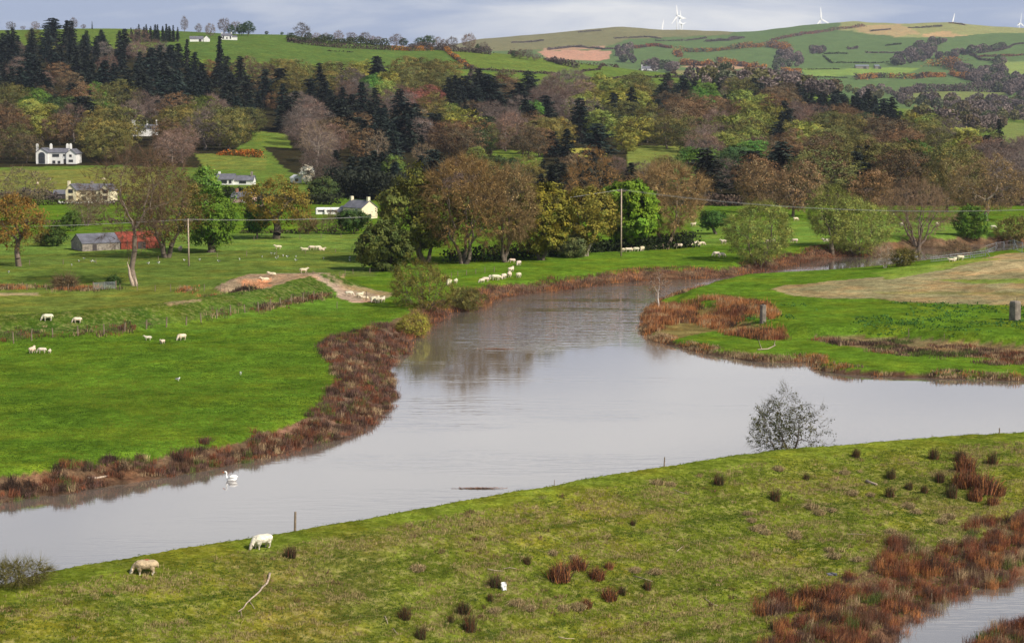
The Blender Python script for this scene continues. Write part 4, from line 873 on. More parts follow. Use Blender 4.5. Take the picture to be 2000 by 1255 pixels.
me = broad_meshes(562, (2.0, 1.6), 1.0, 6.2, 240, .11, 7, .16, .10, 5, .5, .008, 'dome', 1, (0, 0), 1, .10, .25, (-.9, 0), .1, 12)
t = tree_obj('alder_tree', me, (g_.x - 1.0, g_.y - .4, hz(g_.x - 1.0, g_.y - .4)), 1, 0, (.075, .08, .034), (.09, .07, .055)); t.scale = (1, 1, k_)
tag(t, 'shorter alder leaning left against the tall dark alder', 'tree', 'alders behind the near bank')

# ------------------------------------------------------------------ hedges, gorse
def hedge(px, h, wdt, col, name='hedge', lab=None, dmin=640, dens=1.0, size=.7, cols=None, seed=1, group='hedges on the hillside', lump=.5, flat=False, density_cap=9000, cat='hedge'):
    rng = np.random.default_rng(seed); pts = [ground(u, v, dmin) for u, v in px]; P = np.array([[q.x, q.y] for q in pts]); sg = np.linalg.norm(P[1:] - P[:-1], axis=1); cum = np.concatenate([[0], np.cumsum(sg)]); Lt = cum[-1]
    n = int(min(density_cap, Lt * h * wdt ** .5 * 3.2 * dens / size ** 2 * .5 + 30)); s = rng.uniform(0, Lt, n); x = np.interp(s, cum, P[:, 0]); y = np.interp(s, cum, P[:, 1])
    lm = .55 + .75 * vnoise(s, s * 0, h * 2.2, seed) + lump * (vnoise(s, s * 0 + 5, h * 6, seed) - .5)
    a = rng.uniform(0, math.pi, n); rr = np.sqrt(rng.uniform(.15, 1, n)); ox = np.cos(a) * rr * wdt / 2 * lm; zz = np.sin(a) * rr * h * lm
    y = y + ox * rng.choice([-1, 1], n) * .8 + rng.normal(0, .15, n) * wdt; x = x + rng.normal(0, .2, n) * wdt
    z = height(x, y) + zz
    V, Fq = quads(np.stack([x, y, z], 1), np.full(n, size), rng)
    base = np.array(col)[None] * rng.uniform(.6, 1.4, n)[:, None]
    if cols is not None:
        k = vnoise(s, s * 0, 9, seed + 3) + rng.normal(0, .18, n); base = np.where((k > .52)[:, None], np.array(cols)[None] * rng.uniform(.7, 1.3, n)[:, None], base)
    me = newmesh(name, V, [Fq], False, np.repeat(base, 4, 0)); o = link(name, me, M['blade'])
    mu, mv = np.mean([a_ for a_, b_ in px]), np.mean([b_ for a_, b_ in px])
    if lab: tag(o, lab, cat, group)
    else: later(o, {'hedge': 'dark brown hedge line', 'gorse_hedge': 'orange-flowered gorse bank'}.get(name, 'hedge'), cat, group, mu, mv)
    return o
HB = (.095, .070, .055); HG = (.055, .065, .025); GO = (.42, .18, .035); HP = (.13, .10, .09)
for i, (px, h, w_, c_) in enumerate([
  ([(560,82),(600,88),(640,92),(760,98),(800,99)], 4, 4, HB), ([(860,99),(940,99),(1000,107),(1060,119),(1075,122)], 5, 5, HB), ([(830,131),(1000,141),(1080,146),(1150,157)], 2.5, 3, HB), ([(1100,124),(1200,132),(1260,136),(1320,148),(1360,153)], 3, 3, HB),
  ([(1135,141),(1170,137),(1250,136)], 2, 2.5, HB), ([(1150,156),(1220,153),(1350,153)], 2.5, 3, HB), ([(1068,118),(1100,128),(1130,134)], 5, 6, HP), ([(640,100),(690,103)], 1.0, 1.0, HG), ([(105,82),(145,82)], 3, 3, HB)]):
    hedge(px, h, w_, c_, seed=20 + i, dmin=1400, size=1.0)
hedge([(562,80),(600,84),(640,86),(700,87),(760,91)], 6, 7, HG, 'hedge', 'dark hedge of trees behind the upper ridge field', 1400, seed=18, size=1.0)
hedge([(800,93),(860,99),(920,103),(960,107)], 6, 7, HP, 'hedge', 'purple-grey hedge of trees at the right shoulder of the ridge', 1400, seed=19, size=1.0)
hedge([(760,98),(800,100),(845,99)], 3.5, 4, HB, 'gorse_hedge', 'orange gorse-flecked hedge at the top of the ridge field', 1400, cols=GO, seed=31)
hedge([(866,97),(880,107),(900,122),(912,131),(925,136)], 4, 5, HB, 'gorse_hedge', 'gorse-flecked hedge running diagonally down between two ridge fields', 1400, cols=GO, seed=32)
hedge([(430,303),(468,304),(512,308)], 3.2, 5, (.05, .05, .02), 'gorse_hedge', 'deep orange gorse clump in the pasture below the wood', 700, cols=(.42, .13, .02), seed=33, size=.5)
# far hillside
FG = dict(dmin=2300, size=3.2)
FH = [([(1000,84),(1060,80)],8,14,HP,None), ([(1070,98),(1120,92),(1180,97),(1250,92)],7,12,HP,None), ([(1130,64),(1175,60)],6,18,HP,None), ([(1200,76),(1270,73),(1290,76)],6,14,HP,None), ([(1240,95),(1280,90),(1310,95)],10,22,HB,(.30,.10,.04)),
 ([(1280,81),(1340,80),(1380,75)],6,8,HP,None), ([(1380,82),(1420,80),(1450,75)],12,22,HP,None), ([(1320,102),(1400,100),(1440,96),(1490,92)],11,22,HB,GO), ([(1320,103),(1328,112)],7,14,HB,GO), ([(1330,128),(1400,133)],10,14,HB,GO), ([(1400,122),(1440,128),(1495,138)],10,12,HB,GO),
 ([(1505,80),(1560,70),(1600,64),(1640,58),(1690,52)],13,24,HP,(.24,.09,.06)), ([(1700,62),(1740,58)],6,10,HP,None), ([(1775,55),(1840,52)],8,12,HP,None), ([(1855,46),(1885,50)],6,10,HB,(.2,.07,.05)), ([(1500,92),(1540,98)],14,26,HP,GO),
 ([(1610,106),(1655,106)],7,9,HG,None), ([(1608,110),(1625,124),(1700,124),(1735,122)],5,6,HG,None), ([(1560,136),(1640,136)],4,5,HG,None), ([(1590,152),(1655,153)],5,6,HG,None), ([(1690,104),(1770,105)],7,9,HP,None), ([(1730,90),(1760,87)],8,9,HG,None), ([(1655,97),(1675,95)],12,12,HP,None),
 ([(1880,108),(1920,104),(2000,86)],6,7,HB,None), ([(1895,108),(1915,118),(1960,122)],8,10,HB,None), ([(1670,156),(1720,152),(1790,154),(1845,150)],9,12,HB,GO), ([(1815,130),(1850,128),(1870,137)],16,30,HB,GO), ([(1858,146),(1905,158)],10,12,HB,GO), ([(1910,112),(2000,108)],9,10,HB,(.22,.1,.05)),
 ([(1500,148),(1560,142)],9,14,HB,GO), ([(1940,100),(1975,92)],8,8,HP,None)]
for i, (px, h, w_, c_, c2) in enumerate(FH):
    hedge(px, h * (1.15 if c2 == GO else .62), w_ * (1.2 if c2 == GO else .8), c_, 'gorse_hedge' if c2 == GO else 'hedge', None, seed=60 + i, cols=c2, density_cap=3000, dmin=2050, size=1.9, group='hedges and gorse on the far hill')
# lines of low growth about the meadows
hedge([(-20,402),(60,402),(130,399)], 1.8, 2.5, (.05,.055,.02), 'hedge', 'dark clipped hedge left of the cream farmhouse garden', 500, seed=90, size=.4, group='meadow hedges')
hedge([(130,400),(240,400),(330,402)], 1.6, 3, (.08,.055,.04), 'hedge', 'brown scrubby hedge below the cream farmhouse', 500, seed=91, size=.4, group='meadow hedges')
hedge([(440,384),(520,392),(600,398),(660,400)], 3.4, 6, (.035,.042,.018), 'hedge', 'dark evergreen scrub below the white bungalow', 560, seed=92, size=.6, group='meadow hedges', dens=1.4)
hedge([(640,382),(700,386),(760,392),(820,392)], 8, 9, (.03,.035,.022), 'hedge', 'dark evergreen scrub behind the cream cottage', 600, seed=93, size=.7, group='meadow hedges', dens=1.4)
hedge([(1100,494),(1160,492),(1220,490),(1290,486),(1355,482)], 4.0, 5, (.03,.045,.014), 'hedge', 'dark ivy-green understorey under the row of big trees', 380, seed=94, size=.45, group='meadow hedges', dens=1.6, density_cap=16000)
hedge([(870,512),(950,508),(1050,502),(1110,497)], 2.6, 4, (.035,.055,.016), 'hedge', 'low green undergrowth at the foot of the row trees', 380, seed=95, size=.4, group='meadow hedges', dens=1.2)
hedge([(0,440),(150,437),(330,436)], 1.6, 2, (.10,.075,.05), 'hedge', 'thin brown hedge across the meadow behind the barn', 480, seed=96, size=.4, group='meadow hedges')
hedge([(-10,387),(40,385),(110,392)], 3.2, 4, HP, 'hedge', 'grey brown hedge at the foot of the pale hill pasture', 600, seed=97, size=.5, group='meadow hedges')
hedge([(470,455),(560,455),(700,452)], 1.2, 2, (.07,.06,.03), 'hedge', 'low scrub line along the meadow behind the big oak', 440, seed=98, size=.35, group='meadow hedges')
hedge([(1380,425),(1560,425),(1760,425),(2000,428)], 5, 6, (.11,.075,.055), 'hedge', 'brown tree-like hedge along the foot of the wood', 600, seed=99, size=.6, group='meadow hedges', dens=1.3, density_cap=14000)
hedge([(1800,330+60),(1900,396),(2010,398)], 6, 8, (.12,.085,.06), 'hedge', 'brown scrub behind the tangled bare tree', 600, seed=100, size=.7, group='meadow hedges')
hedge([(1760,184),(1800,180),(1960,180)], 14, 14, HP, 'hedge', 'purple-grey hedgerow above the lone pale grassy field', 2050, seed=101, size=1.8, group='hedges and gorse on the far hill', density_cap=5000)
hedge([(1420,150),(1480,154),(1560,166),(1620,170)], 4, 5, HB, 'hedge', 'brown hedge above the wood edge in the saddle', 1500, seed=102, size=1.3)
# masses of far trees: a wood one cannot count
def wood_mass(name, polys, n, hgt, seed, dmin, dmax, base, lab):
    rng = np.random.default_rng(seed); Vs = []; Fs = []; cs = []; k = 0
    for poly, cnt in polys:
        pu = [a for a, b in poly]; pv = [b for a, b in poly]; c_ = 0; tries = 0
        while c_ < cnt and tries < cnt * 12:
            tries += 1; u = rng.uniform(min(pu), max(pu)); v = rng.uniform(min(pv), max(pv))
            if not inpoly(np.array([u]), np.array([v]), poly)[0]: continue
            g_ = ground(u, v, dmin)
            if g_.y > dmax: continue
            c_ += 1; h_ = hgt * rng.uniform(.6, 1.2); q = int(230)
            d = rng.normal(size=(q, 3)); d /= np.linalg.norm(d, axis=1)[:, None]; d *= rng.uniform(.5, 1, q)[:, None] ** .4
            Cn = np.array([g_.x, g_.y, g_.z + h_ * .55]) + d * np.array([h_ * .55, h_ * .55, h_ * .5])
            V, Fq = quads(Cn, np.full(q, h_ * .15), rng); Vs.append(V); Fs.append(Fq + k); k += len(V)
            cc = np.array(base[rng.integers(len(base))]) * rng.uniform(.75, 1.25); cs.append(np.repeat(cc[None] * rng.uniform(.7, 1.3, q)[:, None], 4, 0))
    me = newmesh(name, np.concatenate(Vs), [np.concatenate(Fs)], False, np.concatenate(cs)); o = link(name, me, M['blade']); tag(o, lab, 'wood', kind='stuff')
PU = [(.19,.145,.13), (.17,.13,.12), (.21,.16,.14), (.14,.11,.10), (.10,.11,.06)]
wood_mass('distant_woodland', [([(1205,92),(1232,92),(1240,124),(1205,124)],26), ([(1520,108),(1555,100),(1570,130),(1505,140),(1505,130)],34), ([(1740,125),(1780,100),(1820,90),(1830,108),(1800,122),(1745,132)],60), ([(1830,112),(1880,104),(1880,112),(1830,118)],16), ([(1880,104),(1960,92),(1965,97),(1885,108)],20),
  ([(1865,135),(1930,140),(1960,150),(2010,160),(2010,195),(1960,185),(1900,165)],110), ([(1770,92),(1850,80),(1845,86),(1780,100)],14), ([(1940,122),(1960,122),(1960,150),(1940,140)],16), ([(1585,100),(1610,98),(1605,106),(1585,108)],8), ([(1255,128),(1320,132),(1320,142),(1250,138)],12)], 0, 15, 5, 2100, 5600, PU, 'purple-grey leafless woods scattered over the far hill')
wood_mass('valley_woodland', [([(1340,160),(1500,160),(1560,172),(1740,182),(1760,200),(1600,190),(1400,176)],80), ([(1760,200),(1960,200),(2010,190),(2010,240),(1960,235),(1870,232),(1862,212),(1765,212)],130), ([(1780,246),(1960,245),(1950,260),(1800,262)],40), ([(1340,140),(1500,142),(1580,146),(1560,160),(1400,155)],30)], 0, 13, 6, 1500, 3600, PU + [(.12,.09,.05), (.14,.13,.05)], 'mixed brown woods in the side valley behind the hillside')

# ------------------------------------------------------------------ rushes, reeds, grass
def feet_near(n, cond, bbox, rng):
    out = np.zeros((0, 3))
    while len(out) < n:
        x = rng.uniform(bbox[0], bbox[1], n * 3); y = rng.uniform(bbox[2], bbox[3], n * 3); m_ = cond(x, y); x = x[m_]; y = y[m_]
        if not len(x): break
        out = np.concatenate([out, np.stack([x, y, height(x, y)], 1)])
    return out[:n]
def reedbed(name, lab, feet, per, h, lean, wd, pal, seed, spread=.35, patch=3.5):
    rng = np.random.default_rng(seed); n = len(feet); B = np.repeat(feet, per, 0); off = rng.normal(size=(len(B), 2)) * spread; B[:, :2] += off
    pal = np.array(pal); ci = np.clip((fbm(feet[:, 0], feet[:, 1], patch, seed, 2) * 1.6 - .3) * len(pal) + rng.normal(0, .6, n), 0, len(pal) - 1).astype(int)
    hh = np.repeat(h * rng.uniform(.45, 1.2, n) * (.6 + .8 * fbm(feet[:, 0], feet[:, 1], patch, seed + 4, 2)), per)
    V, F4, F3 = blades(B, hh, lean, np.full(len(B), wd), rng, .2)
    cc = np.repeat(pal[ci] * rng.uniform(.75, 1.25, n)[:, None], per, 0) * rng.uniform(.7, 1.35, len(B))[:, None]
    me = newmesh(name, V, [F4, F3], False, np.repeat(cc, 5, 0)); o = link(name, me, M['blade']); tag(o, lab, 'reeds', kind='stuff'); return o
rg = np.random.default_rng(77)
RED = (.21, .075, .038); BRN = (.13, .07, .042); DK = (.055, .035, .025); STR = (.38, .27, .15); GRN = (.10, .13, .03); PUR = (.14, .08, .062); ORG = (.40, .17, .06)
def crest_s(x, y): return (np.interp(x, CRX, CRY) - y) * .80
REEDY = PX([(618,695),(650,668),(700,655),(745,640),(800,650),(800,690),(765,705),(775,775),(720,835),(640,870),(520,905),(520,880),(575,845),(630,800),(655,755),(640,720)], 1.0)
f1 = feet_near(1500, lambda x, y: (lambda s: (s > -.3) & (s < 3.3 + 6 * (fbm(x, y, 5, 2, 3) - .5)) & ~inpoly(x, y, BIGRIGHT) & (crest_s(x, y) < -14) & (fbm(x, y, 3, 12, 2) > .42))(sdist(x, y, RIV)), (-70, 5, 150, 262), rg)
reedbed('bank_reeds', 'red-brown rushes and dead reeds along the left river bank', f1, 44, .78, .6, .032, [DK, PUR, BRN, GRN, PUR, RED, BRN, STR, DK, RED, PUR], 1, spread=.26, patch=1.4)
f1b = feet_near(800, lambda x, y: inpoly(x, y, REEDY), (-40, 0, 175, 300), rg)
reedbed('bank_reeds', 'broad purple-brown reed bed on the bulge of the left bank', f1b, 48, .85, .6, .032, [DK, PUR, PUR, BRN, PUR, RED, DK, BRN, RED, STR], 2, spread=.30, patch=1.5)
f2 = feet_near(2400, lambda x, y: (lambda s: (s > -.3) & (s < 4.2 + 4 * (fbm(x, y, 9, 2, 2) - .5)) & ~inpoly(x, y, BIGRIGHT))(sdist(x, y, RIV)), (-15, 80, 262, 450), rg)
reedbed('bank_reeds', 'russet rushes fringing the far side of the river bend', f2, 12, .8, .5, .05, [BRN, RED, DK, PUR, ORG, BRN], 3, .6)
f3 = feet_near(2600, lambda x, y: (lambda s: (s > -.2) & (s < 1.6 + 2.2 * (fbm(x, y, 7, 3, 2) - .4)) & inpoly(x, y, BIGRIGHT) & (fbm(x, y, 5, 13, 2) > .40))(sdist(x, y, RIV)), (15, 95, 230, 430), rg)
reedbed('bank_reeds', 'straw and brown sedge edging the right-hand meadow', f3, 12, .6, .55, .045, [STR, BRN, STR, ORG, DK, STR], 4)
ORP = PX([(1258,615),(1290,592),(1330,596),(1410,597),(1500,608),(1530,640),(1536,660),(1480,660),(1420,650),(1370,632),(1330,628),(1290,640),(1262,650)], .9)
f4 = feet_near(2000, lambda x, y: inpoly(x, y, ORP) & (fbm(x, y, 4, 14, 2) > .38), (15, 45, 265, 330), rg)
reedbed('rush_bed', 'orange-brown rush bed around the squat concrete pillar', f4, 16, 1.05, .4, .045, [ORG, STR, ORG, RED, BRN, ORG, DK], 5)
BKP = PX([(1585,655),(1640,655),(1750,658),(1850,668),(2000,680),(2300,700),(2300,728),(2000,712),(1900,700),(1740,684),(1640,675)], 1.2)
f5 = feet_near(1500, lambda x, y: inpoly(x, y, BKP) & (fbm(x, y, 4, 15, 2) > .45), (35, 95, 235, 290), rg)
reedbed('rush_bed', 'withered rushes and sedge along the low terrace of the right meadow', f5, 14, .6, .5, .05, [BRN, RED, STR, PUR, DK, GRN], 6)
f6 = feet_near(2300, lambda x, y: (lambda s: (s > -.35) & (s < 7.5 + 7 * (fbm(x, y, 5, 6, 2) - .5)))(sdist(x, y, POND)) & (crest_s(x, y) > 15) & (x > 10 + (140 - y) * .1) & (fbm(x, y, 2.2, 16, 2) > .30), (12, 60, 96, 150), rg)
reedbed('pond_rushes', 'tall red-brown rushes crowding the edge of the small pond', f6, 60, .95, .55, .018, [DK, RED, ORG, RED, PUR, BRN, RED, STR, GRN], 7, .20, 1.5)
# rough grass of the embankment
f7 = feet_near(60000, lambda x, y: (lambda s: (s > -1.2) & (s < 36) & (rg.random(len(x)) < .25 + .75 * sstep((s - 2) / 4)))(crest_s(x, y)) & (sdist(x, y, POND) > 1) & (np.abs(x) < .27 * y + 3), (-55, 60, 98, 178), rg)
per = 4; rng = np.random.default_rng(9); B = np.repeat(f7, per, 0); B[:, :2] += rng.normal(size=(len(B), 2)) * .07
k1 = fbm(f7[:, 0], f7[:, 1], 2.6, 51, 3) + rng.normal(0, .07, len(f7)); s7 = crest_s(f7[:, 0], f7[:, 1])
gc = np.array([.135, .170, .020])[None] * rng.uniform(.7, 1.3, len(f7))[:, None]; st_ = (k1 > .57) & (s7 > 3); gc[st_] = np.array([.36, .28, .12])[None] * rng.uniform(.6, 1.15, st_.sum())[:, None]
dk_ = k1 < .40; gc[dk_] *= np.array([.55, .7, .6])
hh = np.repeat(np.where(s7 < 3, .06, np.where(st_, .20, .13)) * (1 + .8 * (np.abs(s7 + .2) < .6)), per)
V, F4, F3 = blades(B, hh, .8, np.full(len(B), .03), rng, .2)
me = newmesh('grass', V, [F4, F3], False, np.repeat(np.repeat(gc, per, 0), 5, 0)); tag(link('grass', me, M['blade']), 'rough green and straw grass covering the near embankment', 'grass', kind='stuff')
# longer grass flecking the left meadow, litter and rushes under the fences
f9 = feet_near(42000, lambda x, y: (~inpoly(x, y, BIGRIGHT)) & (sdist(x, y, RIV) > 3) & (y < 300) & (crest_s(x, y) < -20) & (np.abs(x) < .27 * y + 3) & (rg.random(len(x)) < (200 / y) ** 2), (-85, 12, 160, 300), rg)
B = np.repeat(f9, 3, 0); B[:, :2] += rg.normal(size=(len(B), 2)) * .10; k9 = fbm(f9[:, 0], f9[:, 1], 5, 61, 4) + rg.normal(0, .06, len(f9))
g9 = np.array([.075, .15, .012])[None] * rg.uniform(.7, 1.35, len(f9))[:, None]; g9[k9 > .56] *= np.array([1.9, 1.2, 1.3]); g9[k9 < .42] *= .62
V, F4, F3 = blades(B, np.full(len(B), .10), .9, np.full(len(B), .05), rg, .2)
tag(link('meadow_grass', newmesh('meadow_grass', V, [F4, F3], False, np.repeat(np.repeat(g9, 3, 0), 5, 0)), M['blade']), 'uneven bright green grass of the left meadow', 'grass', kind='stuff')
def along(px, n, wd, rng):
    pts = [ground(u, v) for u, v in px]; P = np.array([[q.x, q.y] for q in pts]); c_ = np.concatenate([[0], np.cumsum(np.linalg.norm(P[1:] - P[:-1], axis=1))]); t = rng.uniform(0, c_[-1], n * 3)
    t = t[vnoise(t, t * 0, 7, 8) + rng.normal(0, .12, len(t)) > .5][:n]; x = np.interp(t, c_, P[:, 0]) + rng.normal(0, wd * .3, len(t)); y = np.interp(t, c_, P[:, 1]) + rng.normal(0, wd, len(t)); return np.stack([x, y, height(x, y)], 1)
reedbed('fence_rushes', 'brown rushes and litter along the fence under the left dyke', along([(-30,664),(78,655),(192,650),(310,636),(420,619),(500,605),(570,589),(640,578)], 420, 1.6, rg), 14, .7, .5, .05, [BRN, STR, DK, RED, PUR, GRN], 11)
reedbed('fence_rushes', 'russet grass strip along the meadow fence by the gate', along([(-20,562),(120,563),(180,566),(235,564),(350,566),(490,566)], 520, 1.8, rg), 12, .8, .5, .07, [ORG, BRN, STR, GRN, DK], 12)
f10 = feet_near(480, lambda x, y: (lambda s: (s > 3) & (s < 34) & (fbm(x, y, 6, 33, 3) > .47))(crest_s(x, y)) & (sdist(x, y, POND) > 6) & (np.abs(x) < .27 * y + 3), (-55, 60, 98, 175), rg)
reedbed('dead_grass', 'withered straw and brown tufts speckling the near embankment', f10, 26, .34, .9, .024, [STR, (.30, .2, .1), BRN, (.42, .32, .15), GRN], 13, .16, 2)
# broad-leaved weeds on the right meadow
f8 = feet_near(700, lambda x, y: inpoly(x, y, UPPER) & (y < 305) & (fbm(x, y, 9, 23, 3) > .56), (30, 100, 240, 335), rg)
V, Fq = quads(np.repeat(f8, 6, 0) + rg.normal(size=(len(f8) * 6, 3)) * [.3, .3, .06] + [0, 0, .14], np.full(len(f8) * 6, .19), rg)
cc = np.array([.045, .115, .022])[None] * rg.uniform(.7, 1.5, len(f8) * 6)[:, None]
tag(link('dock_weeds', newmesh('dock_weeds', V, [Fq], False, np.repeat(cc, 4, 0)), M['blade']), 'dark green dock leaves patched over the right meadow', 'weeds', kind='stuff')

# single rush and tussock clumps on the embankment (countable)
def clump_mesh(seed, n, h, rad, lean, wd, pal, droop=.2):
    rng = np.random.default_rng(seed); a = rng.uniform(0, 6.28, n); r_ = rad * np.sqrt(rng.uniform(0, 1, n)); B = np.stack([np.cos(a) * r_, np.sin(a) * r_, np.full(n, -.05)], 1)
    V, F4, F3 = blades(B, np.full(n, h) * (1 - .35 * r_ / rad), lean, np.full(n, wd), rng, droop); pal = np.array(pal)
    cc = pal[rng.integers(len(pal), size=n)] * rng.uniform(.7, 1.3, n)[:, None]; me = newmesh('clump', V, [F4, F3], False, np.repeat(cc, 5, 0)); me.materials.append(M['blade']); return me
RC = [clump_mesh(600 + i, 260, 1.05, .24, .42, .014, [DK, DK, BRN, (.10, .08, .035), GRN, RED] if i != 2 else [RED, BRN, RED, ORG, DK]) for i in range(3)]
TC = [clump_mesh(610 + i, 420, .66, .36, .75, .024, [(.62, .46, .24), (.5, .37, .19), STR, (.30, .22, .12), GRN, (.24, .18, .08)], .35) for i in range(3)]
RUSH = [(567,1088,30),(791,1207,34),(906,1198,36),(918,1230,34),(822,1245,32),(1030,1100,22),(967,1145,34),(957,1172,18),(1092,1132,40),(1128,1112,30),(1166,1130,40),(1190,1110,22),(1145,1185,26),(1190,1170,36),(1215,1160,26),(1265,1150,26),(1404,946,26),(1514,976,28),(1575,936,18),(1672,892,22),
 (1740,934,30),(1738,970,26),(1775,955,22),(1824,896,26),(1875,900,30),(1938,906,26),(1835,940,30),(1805,962,20),(1858,970,36),(1885,920,42),(1900,945,42),(1925,960,40),(1905,975,32),(1940,985,28),(1950,965,34),(1880,950,36),(1236,1025,16),(880,1215,18),(1575,1170,44),(1615,1180,50),(1640,1165,34)]
TUS = [(1468,1018),(1475,1035),(1488,1030),(1495,1042),(1460,1005),(1586,992),(1600,1003),(1625,998),(1555,1050),(1740,1040),(1755,1050),(1550,1045),(1790,1002),(1840,1020),(1855,1010),(1700,968),(1665,965),(1775,990),(1010,1182),(1035,1190),(1100,1190),(1130,1188),(968,1195),(815,1112),(1080,1082),(1120,1090),(1240,1115),(1280,1120),(1620,1075),(1630,1088),(1675,1095),(1715,1100),(1742,1098),(1765,1105),(1855,1060),(1895,1055),(1650,925),(1520,918),(1285,945),(1310,948)]
def put_clump(me, name, u, v, sc, lab, cat, grp, w_=1.0):
    g_ = ground(u, v); o = bpy.data.objects.new(name, me); COL.objects.link(o); o.location = g_; o.rotation_euler = (0, 0, rnd.uniform(0, 6.28)); o.scale = (sc * 1.15 * w_, sc * 1.15 * w_, sc); later(o, lab, cat, grp, u, v - 8)
for i, (u, v, hp) in enumerate(RUSH):
    g_ = ground(u, v); sc = hp * g_.y / F / .82; rb = 1860 <= u <= 1955 and v > 910 or 1080 < u < 1200 or u > 1550 and v > 1100
    put_clump(RC[2] if rb else RC[i % 2], 'rush_clump', u, v, sc * rnd.uniform(.8, 1.2) * (.95 if rb else 1), 'red-brown rush clump' if rb else 'dark spiky rush clump', 'rush clump', 'rush clumps on the embankment', 1.5 if rb else 1)
for i, (u, v) in enumerate(TUS): put_clump(TC[i % 3], 'grass_tussock', u, v, rnd.uniform(.7, 1.15), 'straw-coloured grass tussock', 'tussock', 'straw tussocks on the embankment')

# ------------------------------------------------------------------ buildings
def wins(parent, lst, yf, w_=1.0, h_=1.2, frame='trim'):
    """windows on the front (camera side) wall, at y = yf in the house's own frame"""
    for it in lst:
        x, z = it[0], it[1]; ww = it[2] if len(it) > 2 else w_; hh_ = it[3] if len(it) > 3 else h_
        f = MB(); 
        for x0, x1, z0, z1 in ((x-ww/2-.08, x-ww/2+.05, z-.08, z+hh_+.08), (x+ww/2-.05, x+ww/2+.08, z-.08, z+hh_+.08), (x-ww/2+.05, x+ww/2-.05, z-.08, z+.05), (x-ww/2+.05, x+ww/2-.05, z+hh_-.05, z+hh_+.08), (x-.04, x+.04, z+.05, z+hh_-.05)): f.box(x0, x1, yf-.10, yf+.02, z0, z1)
        wo = f.build('window', M[frame], parent); g = MB(); g.box(x-ww/2+.04, x+ww/2-.04, yf-.05, yf+.01, z+.04, z+hh_-.04); g.build('pane', M['glass'], wo)
def house(name, lab, u, v, d, rz=0, cat='house', group='houses in the valley'):
    r_ = ray_y(u, v, d); o = empty(name, (r_.x, d, hz(r_.x, d)), rz); tag(o, lab, cat, group); return o
# white house with arched window  (75-148 px wide, 290-318)
h = house('white_house', 'white two-storey house with big arched window above the pasture', 112, 320, 880, math.radians(-4)); k = 880 / F
h.location.z = ray_y(112, 319, 880).z - .3; h.scale = (1.1, 1.1, 1.12)
w_ = MB(); w_.gable(-8, -3.2, -2.2, 6, 0, 4.6, 6.2, 'y'); w_.gable(-3.2, 4.2, -1.2, 6, 0, 4.5, 6.0, 'x'); w_.gable(4.2, 8.2, -1.8, 6, 0, 4.2, 5.8, 'y'); w_.build('wall', M['white'], h)
r_ = MB(); r_.roof(-8, -3.2, -2.2, 6, 4.6, 6.2, 'y'); r_.roof(-3.2, 4.2, -1.2, 6, 4.5, 6.0, 'x', .25); r_.roof(4.2, 8.2, -1.8, 6, 4.2, 5.8, 'y'); ro = r_.build('roof', M['slate'], h)
for x, y, s in ((-8.6, 2, 0), (-3.0, 2, 0), (3.4, 3, 0), (4.6, 3.4, 0)): c_ = MB(); c_.box(x - .45, x + .45, y - .4, y + .4, (0 if x < -8 else 5.2), 7.6); c_.box(x - .3, x + .3, y - .25, y + .25, 7.6, 8.0); c_.build('chimney', M['white'], ro)
aw = MB(); aw.box(-6.9, -4.3, -2.32, -2.2 + .03, .3, 3.6)
V = [(-5.6 + 1.3 * math.cos(a), -2.32, 3.6 + 1.1 * math.sin(a)) for a in [math.pi * i / 10 for i in range(11)]]; aw.add(V + [(x, -2.17, z) for x, y, z in V], [tuple(range(11))] + [(i, i + 11, i + 12, i + 1) for i in range(10)])
ao = aw.build('arched_window', M['glass'], h)
b_ = MB(); b_.box(-6.9, -4.3, -2.38, -2.33, 2.3, 2.5); [b_.box(-5.6 + x - .05, -5.6 + x + .05, -2.38, -2.33, .3, 2.3) for x in (-.45, .45)]; b_.build('glazing_bars', M['darktrim'], ao)
wins(h, [(-.2, 2.9, 2.6, 1.0), (3.2, 3.2, .6, .6), (-1.0, .4, 1.0, .9), (1.1, .4, .9, .8), (-3.9, .0, .1, .1)][:4], -1.2, frame='darktrim'); wins(h, [(6.0, 2.9, .8, .8), (6.1, .9, 1.6, .8)], -1.8, frame='darktrim')
d_ = MB(); d_.box(3.0, 3.8, -1.28, -1.18, 0, 2.0); d_.build('door', M['darktrim'], h)
rw = MB(); rw.box(-12, 12, -5.2, -4.4, -3.2, -.2); o = rw.build('retaining_wall', M['stone'], None, loc=h.location); tag(o, 'rough stone retaining wall below the white arched-window house', 'wall')
# cream farmhouse
h = house('farmhouse', 'cream two-storey farmhouse with two front gables and slate roof', 175, 393, 622, math.radians(-7)); h.location.z = ray_y(175, 395, 622).z
w_ = MB(); w_.gable(-7.2, -3.9, -1.4, 5.5, 0, 3.8, 5.6, 'y'); w_.gable(3.9, 7.2, -1.4, 5.5, 0, 3.8, 5.6, 'y'); w_.gable(-3.9, 3.9, 0, 5.5, 0, 3.7, 5.5, 'x'); w_.build('wall', M['cream'], h)
r_ = MB(); r_.roof(-7.2, -3.9, -1.4, 5.5, 3.8, 5.6, 'y', .25); r_.roof(3.9, 7.2, -1.4, 5.5, 3.8, 5.6, 'y', .25); r_.roof(-6.2, 6.2, 0, 5.5, 3.75, 5.56, 'x', .2); ro = r_.build('roof', M['slate'], h)
for x, m_ in ((-7.45, 'cream'), (0, 'stone')): c_ = MB(); c_.box(x - .35, x + .35, 2.2, 3.1, (0 if x < -7 else 5), 6.5); c_.build('chimney', M[m_], ro)
